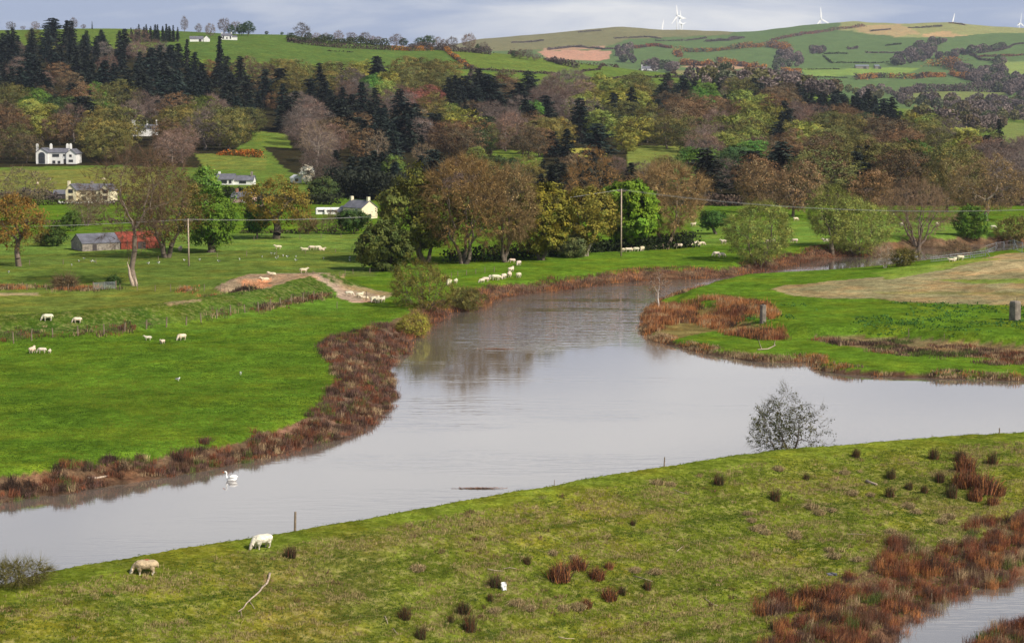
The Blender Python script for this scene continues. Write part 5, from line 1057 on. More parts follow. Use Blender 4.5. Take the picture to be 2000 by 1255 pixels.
wins(h, [(-5.55, 3.0, 1.3, 1.0), (-5.55, .9, 1.3, 1.1), (5.55, 3.0, 1.3, 1.0), (5.55, .9, 1.3, 1.1)], -1.4, frame='darktrim'); wins(h, [(-1.8, 2.5, 1.2, .9), (1.5, 2.5, 1.2, .9), (-1.8, .6, 1.3, 1.1), (1.5, .6, 1.3, 1.1)], 0, frame='darktrim')
gw = MB(); gw.box(-8.5, 8.5, -5.0, -4.8, -.6, .5); [gw.box(x - .15, x + .15, -5.05, -4.75, -.6, .8) for x in (-8.5, -2, 3, 8.5)]; o = gw.build('garden_wall', M['white'], None, loc=h.location); tag(o, 'low white garden wall in front of the cream farmhouse', 'wall')
sh = MB(); sh.gable(-2.2, 2.2, -1.5, 1.5, 0, 1.8, 2.9, 'x'); o = house('shed', 'small dark shed left of the cream farmhouse', 120, 395, 645, 0, 'shed', 'sheds and outbuildings'); sh.build('wall', M['darktrim'], o); r_ = MB(); r_.roof(-2.2, 2.2, -1.5, 1.5, 1.8, 2.9, 'x', .2, .1); r_.build('roof', M['slate'], o)
# bungalow
h = house('bungalow', 'long white bungalow with grey slate roof above the green tree', 450, 358, 735, math.radians(-5)); h.location.z = ray_y(450, 361, 735).z
w_ = MB(); w_.gable(-8.5, 1.4, -1, 4.5, 0, 2.1, 3.9, 'x'); w_.gable(1.4, 8.5, 0, 4.5, 0, 1.7, 3.3, 'x'); w_.build('wall', M['white'], h)
r_ = MB(); r_.roof(-8.5, 1.4, -1, 4.5, 2.1, 3.9, 'x', .3); r_.roof(1.6, 8.5, 0, 4.5, 1.7, 3.3, 'x', .3); ro = r_.build('roof', M['slate'], h)
for x, m_ in ((-4.5, 'white'), (7.6, 'stone')): c_ = MB(); c_.box(x - .35, x + .35, 1.6, 2.4, 2.6, 4.8); c_.build('chimney', M[m_], ro)
wins(h, [(-6.5, .7, 1.6, 1.0), (-2.2, .7, 2.2, 1.0), (.2, .7, .8, 1.0)], -1, frame='darktrim'); wins(h, [(4.6, .6, 2.4, .9)], 0, frame='darktrim')
# cabin
h = house('cabin', 'little white cabin with shallow gable beside the blossom tree', 578, 357, 745, math.radians(25)); h.location.z = ray_y(578, 357, 745).z
w_ = MB(); w_.gable(-1.6, 1.6, -2, 2, 0, 1.9, 2.9, 'y'); w_.build('wall', M['white'], h); r_ = MB(); r_.roof(-1.6, 1.6, -2, 2, 1.9, 2.9, 'y', .25, .12); r_.build('roof', M['white'], h); wins(h, [(-.4, .7, 1.0, .9)], -2, frame='darktrim')
# cottage
h = house('cottage', 'cream stone cottage with lit gable end left of the big trees', 706, 428, 532, math.radians(-46)); h.location.z = ray_y(706, 430, 532).z - .3
w_ = MB(); w_.gable(-4.4, 3.4, -2.7, 2.7, 0, 3.7, 5.5, 'x'); w_.gable(-8.2, -4.4, -2.2, 2.2, 0, 2.2, 3.7, 'x'); w_.build('wall', M['cream'], h)
r_ = MB(); r_.roof(-4.4, 3.4, -2.7, 2.7, 3.7, 5.5, 'x', .2); r_.roof(-8.2, -4.6, -2.2, 2.2, 2.2, 3.7, 'x', .2); ro = r_.build('roof', M['slate'], h)
for x in (-4.0, 2.9): c_ = MB(); c_.box(x - .35, x + .35, -.4, .4, 5.0, 6.6); c_.build('chimney', M['cream'], ro)
wins(h, [(-2.2, .8, 1.0, 1.1), (1.2, .8, 1.0, 1.1), (1.2, 2.6, 1.0, .9)], -2.7)
gwn = MB(); gwn.box(3.36, 3.47, -.4, .5, 1.0, 2.1); o = gwn.build('window', M['darktrim'], h)
# white outbuildings left of the cottage
for i, (u, lab, ww) in enumerate(((628, 'short white caravan left of the cream cottage', 1.6), (650, 'long white caravan just left of the cream cottage', 2.4))):
    o = house('caravan', lab, u, 419, 552, .2, 'caravan', 'white caravans by the cottage'); o.location.z = ray_y(u, 421, 552).z
    b = MB(); b.add([(-ww, -1.1, .3), (ww, -1.1, .3), (ww, 1.1, .3), (-ww, 1.1, .3), (-ww, -1.1, 1.9), (ww, -1.1, 1.9), (ww, 1.1, 1.9), (-ww, 1.1, 1.9), (-ww + .3, -.8, 2.25), (ww - .3, -.8, 2.25), (ww - .3, .8, 2.25), (-ww + .3, .8, 2.25)], [(3,2,1,0),(0,1,5,4),(1,2,6,5),(2,3,7,6),(3,0,4,7),(4,5,9,8),(5,6,10,9),(6,7,11,10),(7,4,8,11),(8,9,10,11)]); b.build('body', M['white'], o)
    g = MB(); g.box(-ww * .7, ww * .7, -1.14, -1.09, 1.1, 1.6); g.build('window', M['glass'], o); q = MB(); [q.tube([(s * ww * .3, -.9, .3), (s * ww * .3, .9, .3)], .28, 8) for s in (-1, 1)]; q.build('wheels', M['black'], o)
# house in the wood (chimneys)
h = house('wooded_house', 'white house half hidden in the wood with tall white chimneys', 280, 262, 1020, .1); h.location.z = ray_y(280, 266, 1020).z
w_ = MB(); w_.gable(-6.2, 7, 0, 6, 0, 3.8, 5.8, 'x'); w_.gable(-5.4, -1.6, -2, 0, 0, 2.6, 4.6, 'y'); w_.build('wall', M['white'], h); r_ = MB(); r_.roof(-6.2, 7, 0, 6, 3.8, 5.8, 'x', .3); r_.roof(-5.4, -1.6, -2, 2, 2.6, 4.6, 'y', .2); ro = r_.build('roof', M['slate'], h)
for x, s in ((-5, 1.0), (1.8, .45), (6.5, .5)): c_ = MB(); c_.box(x - s * .8, x + s * .8, 2.5, 3.6, 4.5, 8.2); c_.build('chimney', M['white'], ro)
wins(h, [(-3.5, .8, 1.2, 1.0)], -2, frame='darktrim')
# roof with red chimney right of the green tree
h = house('brick_house', 'pinkish house with red chimney half hidden right of the green tree', 476, 392, 622, -.2); h.location.z = ray_y(476, 397, 622).z
w_ = MB(); w_.gable(-3.5, 3.5, -2, 2.5, 0, 1.8, 3.4, 'x'); w_.build('wall', mat('pink_render', (.45, .30, .26), .9, noise=[(3, .8, 1.2)]), h); r_ = MB(); r_.roof(-3.5, 3.5, -2, 2.5, 1.8, 3.4, 'x', .2); ro = r_.build('roof', M['slate'], h); c_ = MB(); c_.box(-2.6, -1.9, 0, .7, 2.8, 4.6); c_.build('chimney', M['brick'], ro); wins(h, [(.8, .6, 1.0, .9)], -2)
# ridge farm
h = house('ridge_farmhouse', 'white farmhouse on the left ridge beneath dark trees', 446, 77, 1750, .05, group='farm buildings on the ridge'); g_ = ground(446, 78, 1300); h.location = g_
w_ = MB(); w_.gable(-6, 3.2, -2.5, 2.5, -.5, 3.3, 5.3, 'x'); w_.gable(3.2, 7.5, -2, 2, -.5, 2.2, 3.4, 'x'); w_.build('wall', M['white'], h); r_ = MB(); r_.roof(-6, 3.2, -2.5, 2.5, 3.3, 5.3, 'x', .25); r_.roof(3.5, 7.5, -2, 2, 2.2, 3.4, 'x', .2); ro = r_.build('roof', M['slate'], h)
for x in (-5.4, 2.6): c_ = MB(); c_.box(x - .4, x + .4, -.4, .4, 4.8, 6.6); c_.build('chimney', M['white'], ro)
wins(h, [(-4, .8), (-1, .8), (2, .8), (-4, 2.3, 1, .8), (2, 2.3, 1, .8)], -2.5, frame='darktrim')
h = house('ridge_barn', 'low grey-roofed white barn left of the ridge farmhouse', 391, 80, 1740, .1, 'barn', 'farm buildings on the ridge'); h.location = ground(391, 81, 1300)
w_ = MB(); w_.gable(-8.5, 2.5, -2.5, 3, -.5, 2.0, 4.2, 'x'); w_.gable(3.0, 8.0, -3.2, 3, -.5, 2.2, 4.6, 'y'); w_.build('wall', M['white'], h); r_ = MB(); r_.roof(-8.5, 2.5, -2.5, 3, 2.0, 4.2, 'x', .3); r_.roof(3.0, 8.0, -3.2, 3, 2.2, 4.6, 'y', .2); r_.build('roof', M['slate'], h); d_ = MB(); d_.box(-1, 1.2, -2.56, -2.48, -.5, 1.7); d_.build('door', M['darktrim'], h)
# far buildings
h = house('far_cottage', 'tiny white cottage with slate roof below the ploughed field', 1268, 137, 1900, .05, group='buildings on the far hill'); g_ = ground(1268, 138, 1500); h.location = g_; s_ = g_.y / 1900; h.scale = (s_,) * 3
w_ = MB(); w_.gable(-7.5, 7.5, -2.5, 2.5, -.5, 1.8, 4.0, 'x'); w_.build('wall', M['white'], h); r_ = MB(); r_.roof(-7.0, 7.0, -2.5, 2.5, 1.8, 4.0, 'x', .2); ro = r_.build('roof', M['slate'], h); [(lambda c_: (c_.box(x - .4, x + .4, -.4, .4, 3.5, 5.6), c_.build('chimney', M['white'], ro)))(MB()) for x in (-7, 7)]; wins(h, [(-3, .5), (3, .5)], -2.5, frame='darktrim')
for u, lab, ww in ((1683, 'long pale metal-roofed farm shed on the far hillside', 26), (1712, 'small grey farm shed at the right end of the far farm', 9)):
    g_ = ground(u, 134, 2300); h = house('farm_shed', lab, u, 134, g_.y, 0, 'shed', 'buildings on the far hill'); h.location = g_; s_ = g_.y / F / 2
    w_ = MB(); w_.gable(-ww * s_ * .98, ww * s_ * .98, -8, 8, -2, 4.5, 7.5, 'x'); w_.build('wall', M['stone'], h); r_ = MB(); r_.roof(-ww * s_ * .98, ww * s_ * .98, -8, 8, 4.5, 7.5, 'x', .5, .3); r_.build('roof', M['galv'], h); d_ = MB(); d_.box(2, 8, -8.1, -7.95, -1, 3.6); d_.build('door', M['darktrim'], h)
# barn: stone part with slate roof, red sheeted part
g_ = ground(200, 489); kb = g_.y / F; ang = math.radians(-10)
BA = math.radians(30); b0 = ground(161, 491); o = empty('stone_barn', (b0.x, b0.y, b0.z), BA); tag(o, 'long stone field barn with slate roof and dark gable end', 'barn', 'joined field barns')
LS, WS = 66 * kb / math.cos(BA), 7.5; w_ = MB(); w_.gable(0, LS, 0, WS, -.3, 1.6, 3.35, 'x'); w_.build('wall', M['stone'], o)
r_ = MB(); r_.roof(0, LS, 0, WS, 1.6, 3.35, 'x', .12, .12); r_.build('roof', M['slate'], o)
e = MB(); e.box(2.2, 3.1, -.05, .04, .1, 1.4); e.build('door', M['darktrim'], o)
o2 = empty('red_barn', (b0.x + math.cos(BA) * (LS + .3), b0.y + math.sin(BA) * (LS + .3), b0.z), BA); tag(o2, 'rusty red corrugated barn joined to the stone barn', 'barn', 'joined field barns')
w_ = MB(); LR = 70 * kb / math.cos(BA); w_.gable(0, LR, .2, WS, -.3, 1.65, 3.5, 'x'); n_ = int(LR / .45)
for i in range(n_): w_.box(i * .45, i * .45 + .12, .15, .21, -.3, 1.7)
w_.build('wall', M['rust'], o2); r_ = MB(); r_.roof(0, LR, .2, WS, 1.65, 3.5, 'x', .15, .1); r_.build('roof', M['rust'], o2)
e = MB(); e.box(LR * .42, LR * .62, .1, .2, -.2, 1.6); e.build('door', M['darktrim'], o2)

# ------------------------------------------------------------------ turbines
def turbine(u, v, d, blade, angs, yaw, lab):
    p_ = ray_y(u, v, d); zb = hz(p_.x, d); hubh = p_.z - zb; o = empty('wind_turbine', (p_.x, d, zb), yaw); tag(o, lab, 'wind turbine', 'wind turbines on the skyline')
    t = MB(); t.tube([(0, 0, -3), (0, 0, hubh - 1)], [1.8, 1.1], 12); t.build('tower', M['turbine'], o, True)
    n_ = MB(); n_.tube([(0, 5, hubh), (0, 3.5, hubh), (0, -2.5, hubh), (0, -3.2, hubh)], [1.2, 1.9, 1.9, 1.2], 10); n_.build('nacelle', M['turbine'], o, True)
    h_ = MB(); h_.tube([(0, -3.1, hubh), (0, -5, hubh), (0, -6, hubh)], [1.7, 1.6, .4], 10); h_.build('hub', M['turbine'], o, True)
    for a in angs:
        a = math.radians(a); b = MB(); dx, dz = math.cos(a), math.sin(a); px_, pz_ = -dz, dx; V = []; Fs = []
        for i, (r_, cw, th) in enumerate(((0, 1.4, .8), (.12, 1.6, .7), (.22, 2.5, .5), (.6, 1.7, .3), (1, .6, .12))):
            for s, q in ((-1, 0), (0, 1), (1, 0), (0, -1)): V.append((dx * r_ * blade + px_ * cw * s, -4.3 + q * th, hubh + dz * r_ * blade + pz_ * cw * s))
        for i in range(4):
            for j in range(4): Fs.append((i*4+j, i*4+(j+1)%4, i*4+4+(j+1)%4, i*4+4+j))
        Fs += [(3,2,1,0), (16,17,18,19)]; b.add(V, Fs); b.build('blade', M['turbine'], o)
turbine(1322, 31, 6700, 35, (97, 232, 345), math.radians(25), 'tallest wind turbine, nearest of the skyline cluster')
turbine(1328, 36, 7200, 28, (0, 100, 235), math.radians(50), 'wind turbine just right of the tallest in the cluster')
turbine(1331, 48, 7700, 20, (20, 140, 265), math.radians(40), 'smallest wind turbine, lowest and rightmost of the cluster')
turbine(1292, 59, 6700, 36, (80, 200, 320), math.radians(20), 'wind turbine left of the cluster showing one upright blade')
turbine(1603, 38, 6700, 40, (95, 230, 335), math.radians(20), 'lone wind turbine above the green shoulder of the far hill')
turbine(1859, 45, 6700, 32, (76, 196, 316), math.radians(20), 'wind turbine behind the hill top with one blade showing')
turbine(1991, 46, 6700, 34, (80, 195, 345), math.radians(55), 'wind turbine at the right edge of the skyline')

# ------------------------------------------------------------------ poles and wires
def pole(u, v, hpx, lab):
    g_ = ground(u, v); hm = hpx * g_.y / F; o = empty('utility_pole', g_); tag(o, lab, 'utility pole', 'poles of the power line')
    m = MB(); m.tube([(0, 0, -1), (0, 0, hm)], [.17, .12], 8); m.build('post', M['palewood'], o, True)
    a = MB(); a.box(-.9, .9, -.07, .07, hm - .5, hm - .36); a.build('crossarm', M['wood'], o)
    for s in (-.8, .8): i_ = MB(); i_.tube([(s, 0, hm - .37), (s, 0, hm - .1)], [.06, .07], 6); i_.build('insulator', M['black'], o)
    return g_ + Vector((0, 0, hm - .1))
p1 = pole(1213, 500, 131, 'tall pale wooden pole beside the brilliant green tree')
p2 = pole(369, 519, 92, 'slim wooden pole on the meadow right of the red barn')
def wires(a, b, sag, lab):
    for i, s in enumerate((-.8, .8)):
        pts = []
        for k in range(33): t = k / 32; q = a.lerp(b, t); q.z -= sag * 4 * t * (1 - t); q.x += s * .6; q.y += s; pts.append(q)
        m = MB(); m.tube(pts, .022 if i == 0 else .018, 4); o = m.build('power_line', M['wire']); tag(o, ('upper ' if i else 'lower ') + lab, 'wire', 'power lines')
pr = ray_y(2560, 365, 330); wires(p1, pr, 4.2, 'power line from the tall pole to the right edge')
wires(p2, p1, 2.0, 'power line between the slim pole and the tall pole')
wires(Vector((p2.x - 130, p2.y + 15, p2.z + .6)), p2, 2.4, 'power line left of the slim pole')

# ------------------------------------------------------------------ fence posts, fences, gate
postm = {}
def post_mesh(h, r, lean=0):
    m = MB(); m.tube([(0, 0, -.4), (lean * .5, 0, h * .5), (lean, 0, h)], [r, r * .95, r * .85], 7); me = m.mesh('post'); me.materials.append(M['wood']); return me
PM = [post_mesh(1.2, .06), post_mesh(1.2, .065, .06), post_mesh(1.15, .055, -.05)]
def post(u, v, hpx=None, lab=None, grp='single fence posts', thick=1.0):
    g_ = ground(u, v); o = bpy.data.objects.new('fence_post', PM[rnd.randrange(3)]); COL.objects.link(o); o.location = g_; s = (hpx * g_.y / F / 1.2) if hpx else 1.0; o.scale = (s * thick, s * thick, s); o.rotation_euler = (0, 0, rnd.uniform(0, 6))
    if lab: tag(o, lab, 'fence post', grp)
    else: later(o, 'weathered wooden fence post', 'fence post', grp, u, v - 6)
    return o
for u, v, hp, lab, th in ((576,1036,40,'upright wooden fence post behind the white ewe on the near bank',1.4),(1083,948,12,'short wooden post on the crest at centre',1.0),(1297,911,19,'wooden post on the crest left of the alders',1.3),(1820,853,6,'stub of a post on the crest right of the alders',1.6),(1952,847,12,'short dark post on the crest near the right edge',2.0),(1775,657,17,'pale leaning post in the right meadow',1.0),(1844,665,14,'thin dark post right of the pale leaning post',.9),(1820,1176,20,'dark post stump among the pond rushes',1.5),(658,604,30,'dark post where the track meets the field',1.1),(715,610,28,'thin pale post at the end of the dirt track',1.0)):
    if lab.startswith('dark post where'): u, v, hp = 658, 604, 14
    if lab.startswith('thin pale post at'): u, v, hp = 715, 588, 20
    if lab.startswith('dark post where'): v = 602 - 0
    post(u, v, hp, lab, thick=th)
def fence(name, px, step, hm, lab, group, wire=True, r=.05):
    pts = [ground(u, v) for u, v in px]; P = [Vector((q.x, q.y)) for q in pts]; o = empty(name, pts[0]); tag(o, lab, 'fence', group)
    cum = [0]; 
    for a, b in zip(P[:-1], P[1:]): cum.append(cum[-1] + (b - a).length)
    n = int(cum[-1] / step); tops = []; cnt = 0
    for i in range(n + 1):
        s = i * step + rnd.uniform(-.2, .2); x = float(np.interp(s, cum, [q.x for q in P])); y = float(np.interp(s, cum, [q.y for q in P])); z = hz(x, y); h_ = hm * rnd.uniform(.85, 1.1)
        q = bpy.data.objects.new('post', PM[rnd.randrange(3)]); COL.objects.link(q); q.parent = o; q.location = Vector((x, y, z)) - pts[0]; q.scale = (r / .06, r / .06, h_ / 1.2); tops.append(Vector((x, y, z + h_)) - pts[0])
    if wire:
        w_ = MB()
        for dz in (-.12, -.45, -.8): w_.tube([t + Vector((0, 0, dz)) for t in tops], .006, 3)
        w_.build('wire', M['fwire'], o)
fence('fence', [(-30,668),(40,670),(78,660),(115,657),(192,654),(263,644),(310,640),(358,636),(420,622),(500,608),(570,592),(632,582)], 3.6, 1.45, 'wooden post and wire fence along the foot of the left dyke', 'meadow fences', r=.10)
fence('fence', [(235,566),(290,568),(350,569),(430,568),(490,572)], 3.4, 1.15, 'post fence right of the metal gate towards the earth mound', 'meadow fences', r=.06)
fence('fence', [(-20,566),(60,567),(120,567),(182,568)], 3.6, 1.1, 'post fence left of the metal gate', 'meadow fences', r=.06)
fence('fence', [(-10,518),(100,517),(200,515),(340,507),(480,500),(700,492)], 6.5, 1.1, 'thin post and wire fence crossing the middle meadow', 'meadow fences', r=.06)
fence('fence', [(600,537),(680,536),(760,530)], 4.0, 1.0, 'short fence beyond the top of the dirt track', 'meadow fences', r=.05)
fence('fence', [(870,545),(900,538),(935,534),(975,531)], 2.6, 1.0, 'low fence on the bank by the grazing flock', 'meadow fences', r=.06)
fence('fence', [(450,470),(540,470),(700,462)], 5.5, 1.1, 'fence under the golden brown oak', 'meadow fences', r=.06)
a = ground(184, 567); b = ground(225, 565); o = empty('field_gate', a); tag(o, 'galvanised metal field gate in the meadow fence', 'gate'); dv = b - a
m = MB()
for k in range(6): m.tube([Vector((0, 0, .25 + k * .2)), dv + Vector((0, 0, .25 + k * .2))], .03, 5)
for t_i in (0, .5, 1): m.tube([dv * t_i + Vector((0, 0, .2)), dv * t_i + Vector((0, 0, 1.3))], .035, 5)
m.build('bars', M['galv'], o)
for t_i in (-.04, 1.04): q = MB(); q.tube([dv * t_i + Vector((0, 0, -.3)), dv * t_i + Vector((0, 0, 1.45))], .1, 7); q.build('gatepost', M['wood'], o)
# metal barrier fence on the right bank top
px = [(1818,512),(1855,508),(1895,504),(1925,500),(1945,490),(1960,488),(1980,488),(1996,494),(2030,502)]; pts = [ground(u, v) for u, v in px]; o = empty('metal_fence', pts[0]); tag(o, 'galvanised metal barrier fence on top of the right bank', 'fence')
for i in range(len(pts) - 1):
    a = pts[i] - pts[0]; b = pts[i + 1] - pts[0]; hh_ = 1.0 if i < 3 else 1.9; m = MB(); ha = .9 if i == 0 else hh_; 
    for k in (0, .5, 1): m.tube([a + Vector((0, 0, .15 + (ha - .15) * k)), b + Vector((0, 0, .15 + (hh_ - .15) * k))], .035, 5)
    for k in range(0, 7): q = a.lerp(b, k / 7); m.tube([q + Vector((0, 0, .15)), q + Vector((0, 0, hh_))], .015, 4)
    m.build('panel', M['galv'], o); q = MB(); q.tube([b + Vector((0, 0, -.3)), b + Vector((0, 0, hh_ + .15))], .06, 6); q.tube([b + Vector((0, 0, hh_)), b + Vector((.6, -1.0, 0))], .04, 5); q.build('post', M['galv'], o)

# ------------------------------------------------------------------ pillars, driftwood, bits
def pillar(u, v, wpx, hpx, rz, lab, dome):
    g_ = ground(u, v); k = g_.y / F; W = wpx * k / 1.35; Hh = hpx * k; o = empty('concrete_pillar', g_, rz); tag(o, lab, 'pillar', 'concrete pillars in the right meadow')
    c_ = W * .12; V = []; Fs = []
    lv = [(-.4, 1), (Hh * .9, .97), (Hh * .97, .9), (Hh, .62)] if dome else [(-.4, 1), (Hh * .93, .96), (Hh * .95, 1.0), (Hh, .98)]
    for z, s in lv:
        w2 = W / 2 * s
        for x, y in ((-w2 + c_, -w2), (w2 - c_, -w2), (w2, -w2 + c_), (w2, w2 - c_), (w2 - c_, w2), (-w2 + c_, w2), (-w2, w2 - c_), (-w2, -w2 + c_)): V.append((x, y, z))
    for i in range(3):
        for j in range(8): Fs.append((i*8+j, i*8+(j+1)%8, i*8+8+(j+1)%8, i*8+8+j))
    Fs.append(tuple(24 + j for j in range(8))); m = MB(); m.add(V, Fs); m.build('shaft', M['concrete'], o)
    q = MB()
    if dome: q.tube([(W*.2, 0, Hh - .05), (W*.28, 0, Hh + .35), (W*.22, 0, Hh + .5)], .025, 5); q.tube([(-W*.2, 0, Hh - .05), (-W*.3, 0, Hh + .3)], .02, 5)
    else: q.tube([(0, 0, Hh - .05), (0, 0, Hh + .22)], [.12, .07], 6)
    q.build('iron_stub', M['black'], o)
pillar(1490, 629, 13.5, 34, math.radians(28), 'squat square concrete pillar with dark stub among orange rushes', False)
pillar(1982, 625, 24, 38, math.radians(40), 'broad weathered concrete pillar with bent iron at the right edge', True)
def stick(name, lab, px, r0, r1, matn='palewood', cat='driftwood', grp='driftwood on the embankment', forks=(), lift=.05):
    pts = [ground(u, v) for u, v in px]; o = None; m = MB(); P = [q - pts[0] + Vector((0, 0, lift)) for q in pts]; n = len(P)
    m.tube([P[i] + Vector((rnd.uniform(-.02, .02), 0, rnd.uniform(0, .06))) for i in range(n)], [r0 + (r1 - r0) * i / (n - 1) for i in range(n)], 6)
    for fx in forks: Q = [ground(u, v) - pts[0] + Vector((0, 0, lift * 1.3)) for u, v in fx]; m.tube(Q, [r1 * .9, r1 * .4] if len(Q) == 2 else [r1 * .9] + [r1 * .5] * (len(Q) - 1), 5)
    o = m.build(name, M[matn], None, True, loc=pts[0]); tag(o, lab, cat, grp)
stick('driftwood_branch', 'long forked grey driftwood branch lying on the left slope', [(527,1122),(526,1131),(521,1141),(512,1149),(507,1157),(497,1165),(490,1172),(482,1180),(475,1189),(465,1196)], .075, .03, 'palewood', forks=[[(486,1174),(494,1184),(497,1190)], [(470,1192),(472,1204)]])
for u0, v0, u1, v1, lab in ((1315,957,1345,966,'pale plank piece lying below the crest left of the alders'),(952,1113,984,1116,'dark twig lying above the white scrap'),(984,1112,1008,1112,'pale straight stick right of the dark twig'),(1237,1125,1275,1138,'curved pale stick right of the rush cluster'),(1090,1245,1122,1248,'bent pale stick at the bottom centre'),(1655,1045,1690,1046,'thin straight pale cane on the right slope'),(752,1205,758,1220,'short crooked twig at the bottom left of centre'),(768,1228,777,1240,'small twig below the short crooked twig'),(1378,1170,1402,1185,'thin bent stem on the lower right slope'),(1424,1050,1430,1053,'tiny pale chip of wood on the slope'),(1322,1078,1334,1068,'small pale forked twig on the middle slope')):
    stick('stick', lab, [(u0, v0), ((u0 + u1) / 2, (v0 + v1) / 2 + rnd.uniform(-3, 3)), (u1, v1)], .03, .015, grp='sticks strewn on the embankment', cat='stick')
stick('driftwood_log', 'stubby pale log lying between rush clumps on the right slope', [(1692,941),(1702,944),(1712,948)], .12, .09)
stick('driftwood_branch', 'grey dead branch stranded on the low right bank', [(1480,684),(1500,682),(1515,675)], .10, .05, 'palewood', grp='driftwood at the river', forks=[[(1488,683),(1484,672),(1481,662)], [(1512,676),(1514,665)]])
stick('driftwood_log', 'log lodged in the reeds of the left bank', [(172,935),(190,934),(212,930)], .13, .08, grp='driftwood at the river')
stick('driftwood_log', 'pale log at the water edge below the withy bush', [(766,696),(778,697),(790,694)], .12, .09, grp='driftwood at the river')
def scrap(u, v, lab, w_, h_, matn, seed, name='scrap', cat='scrap'):
    g_ = ground(u, v); rng = np.random.default_rng(seed); V = []; Fs = []; n = 5
    for i in range(n + 1):
        for j in range(n + 1): V.append(((i / n - .5) * w_ * (1 + rng.normal() * .1), rng.normal() * .05 + .15 * j / n, .03 + j / n * h_ * (1 - .25 * abs(i / n - .5)) + rng.normal() * .03))
    V += [(x, y + .05, z) for x, y, z in V]; K = (n + 1) ** 2
    for i in range(n):
        for j in range(n): a = i * (n + 1) + j; Fs += [(a, a + n + 1, a + n + 2, a + 1), (a + K + 1, a + K + n + 2, a + K + n + 1, a + K)]
    m = MB(); m.add(V, Fs); o = m.build(name, M[matn], None, loc=g_); tag(o, lab, cat)
scrap(984, 1153, 'crumpled white scrap of sacking standing in the slope grass', .34, .50, 'white', 1)
scrap(1625, 1124, 'torn grey-purple rag lying above the pond rushes', .7, .15, 'slate', 2, 'rag', 'rag')
# floating reed rafts
for u, v, wd, dp, lab, sd in ((972,681,2.6,.5,'raft of dead reeds floating in the tree reflections',1),(935,953,2.2,.12,'thin line of dead leaves floating near the near bank',2)):
    x, y = unproj(u, v, .02); rng = np.random.default_rng(sd); n = 350; Cn = np.stack([rng.normal(0, wd / 2.6, n), rng.normal(0, dp / 2.6, n), rng.uniform(.0, .06, n)], 1); V, Fq = quads(Cn, np.full(n, .10), rng, 3, up=.8); V[:, 2] = np.abs(V[:, 2]) * .5
    me = newmesh('reed_raft', V, [Fq], False, np.repeat(np.array([.30, .16, .10])[None] * rng.uniform(.6, 1.3, n)[:, None], 4, 0)); o = link('reed_raft', me, M['blade'], None, loc=(x, y, .02)); tag(o, lab, 'floating reeds', 'floating debris')

# ------------------------------------------------------------------ animals
def skin_mesh(name, V, E, Rd, sub=2, root=0, mats=(), smooth=True):
    me = bpy.data.meshes.new(name); me.from_pydata(V, E, []); me.update(); o = bpy.data.objects.new(name, me); COL.objects.link(o)
    m = o.modifiers.new('s', 'SKIN'); sv = me.skin_vertices[0].data
    for i, r in enumerate(Rd): sv[i].radius = r if isinstance(r, tuple) else (r, r); sv[i].use_root = (i == root)
    m.use_smooth_shade = True; s = o.modifiers.new('d', 'SUBSURF'); s.levels = sub; s.render_levels = sub
    dg = bpy.context.evaluated_depsgraph_get(); nm = bpy.data.meshes.new_from_object(o.evaluated_get(dg)); bpy.data.objects.remove(o); bpy.data.meshes.remove(me)
    nm.name = name
    for x in mats: nm.materials.append(x)
    for p_ in nm.polygons: p_.use_smooth = True
    return nm
def blob_mesh(name, els, res, mats):
    """one continuous skin round a list of balls (x, y, z, radius)"""
    mb = bpy.data.metaballs.new('blob'); mb.resolution = res; mb.render_resolution = res; mb.threshold = .6; o = bpy.data.objects.new('blob', mb); COL.objects.link(o)
    for x, y, z, r in els: e = mb.elements.new(); e.co = (x, y, z); e.radius = r / .575
    dg = bpy.context.evaluated_depsgraph_get(); me = bpy.data.meshes.new_from_object(o.evaluated_get(dg)); bpy.data.objects.remove(o); bpy.data.metaballs.remove(mb); me.name = name
    me.materials.clear()
    for m_ in mats: me.materials.append(m_)
    for p_ in me.polygons: p_.use_smooth = True
    return me
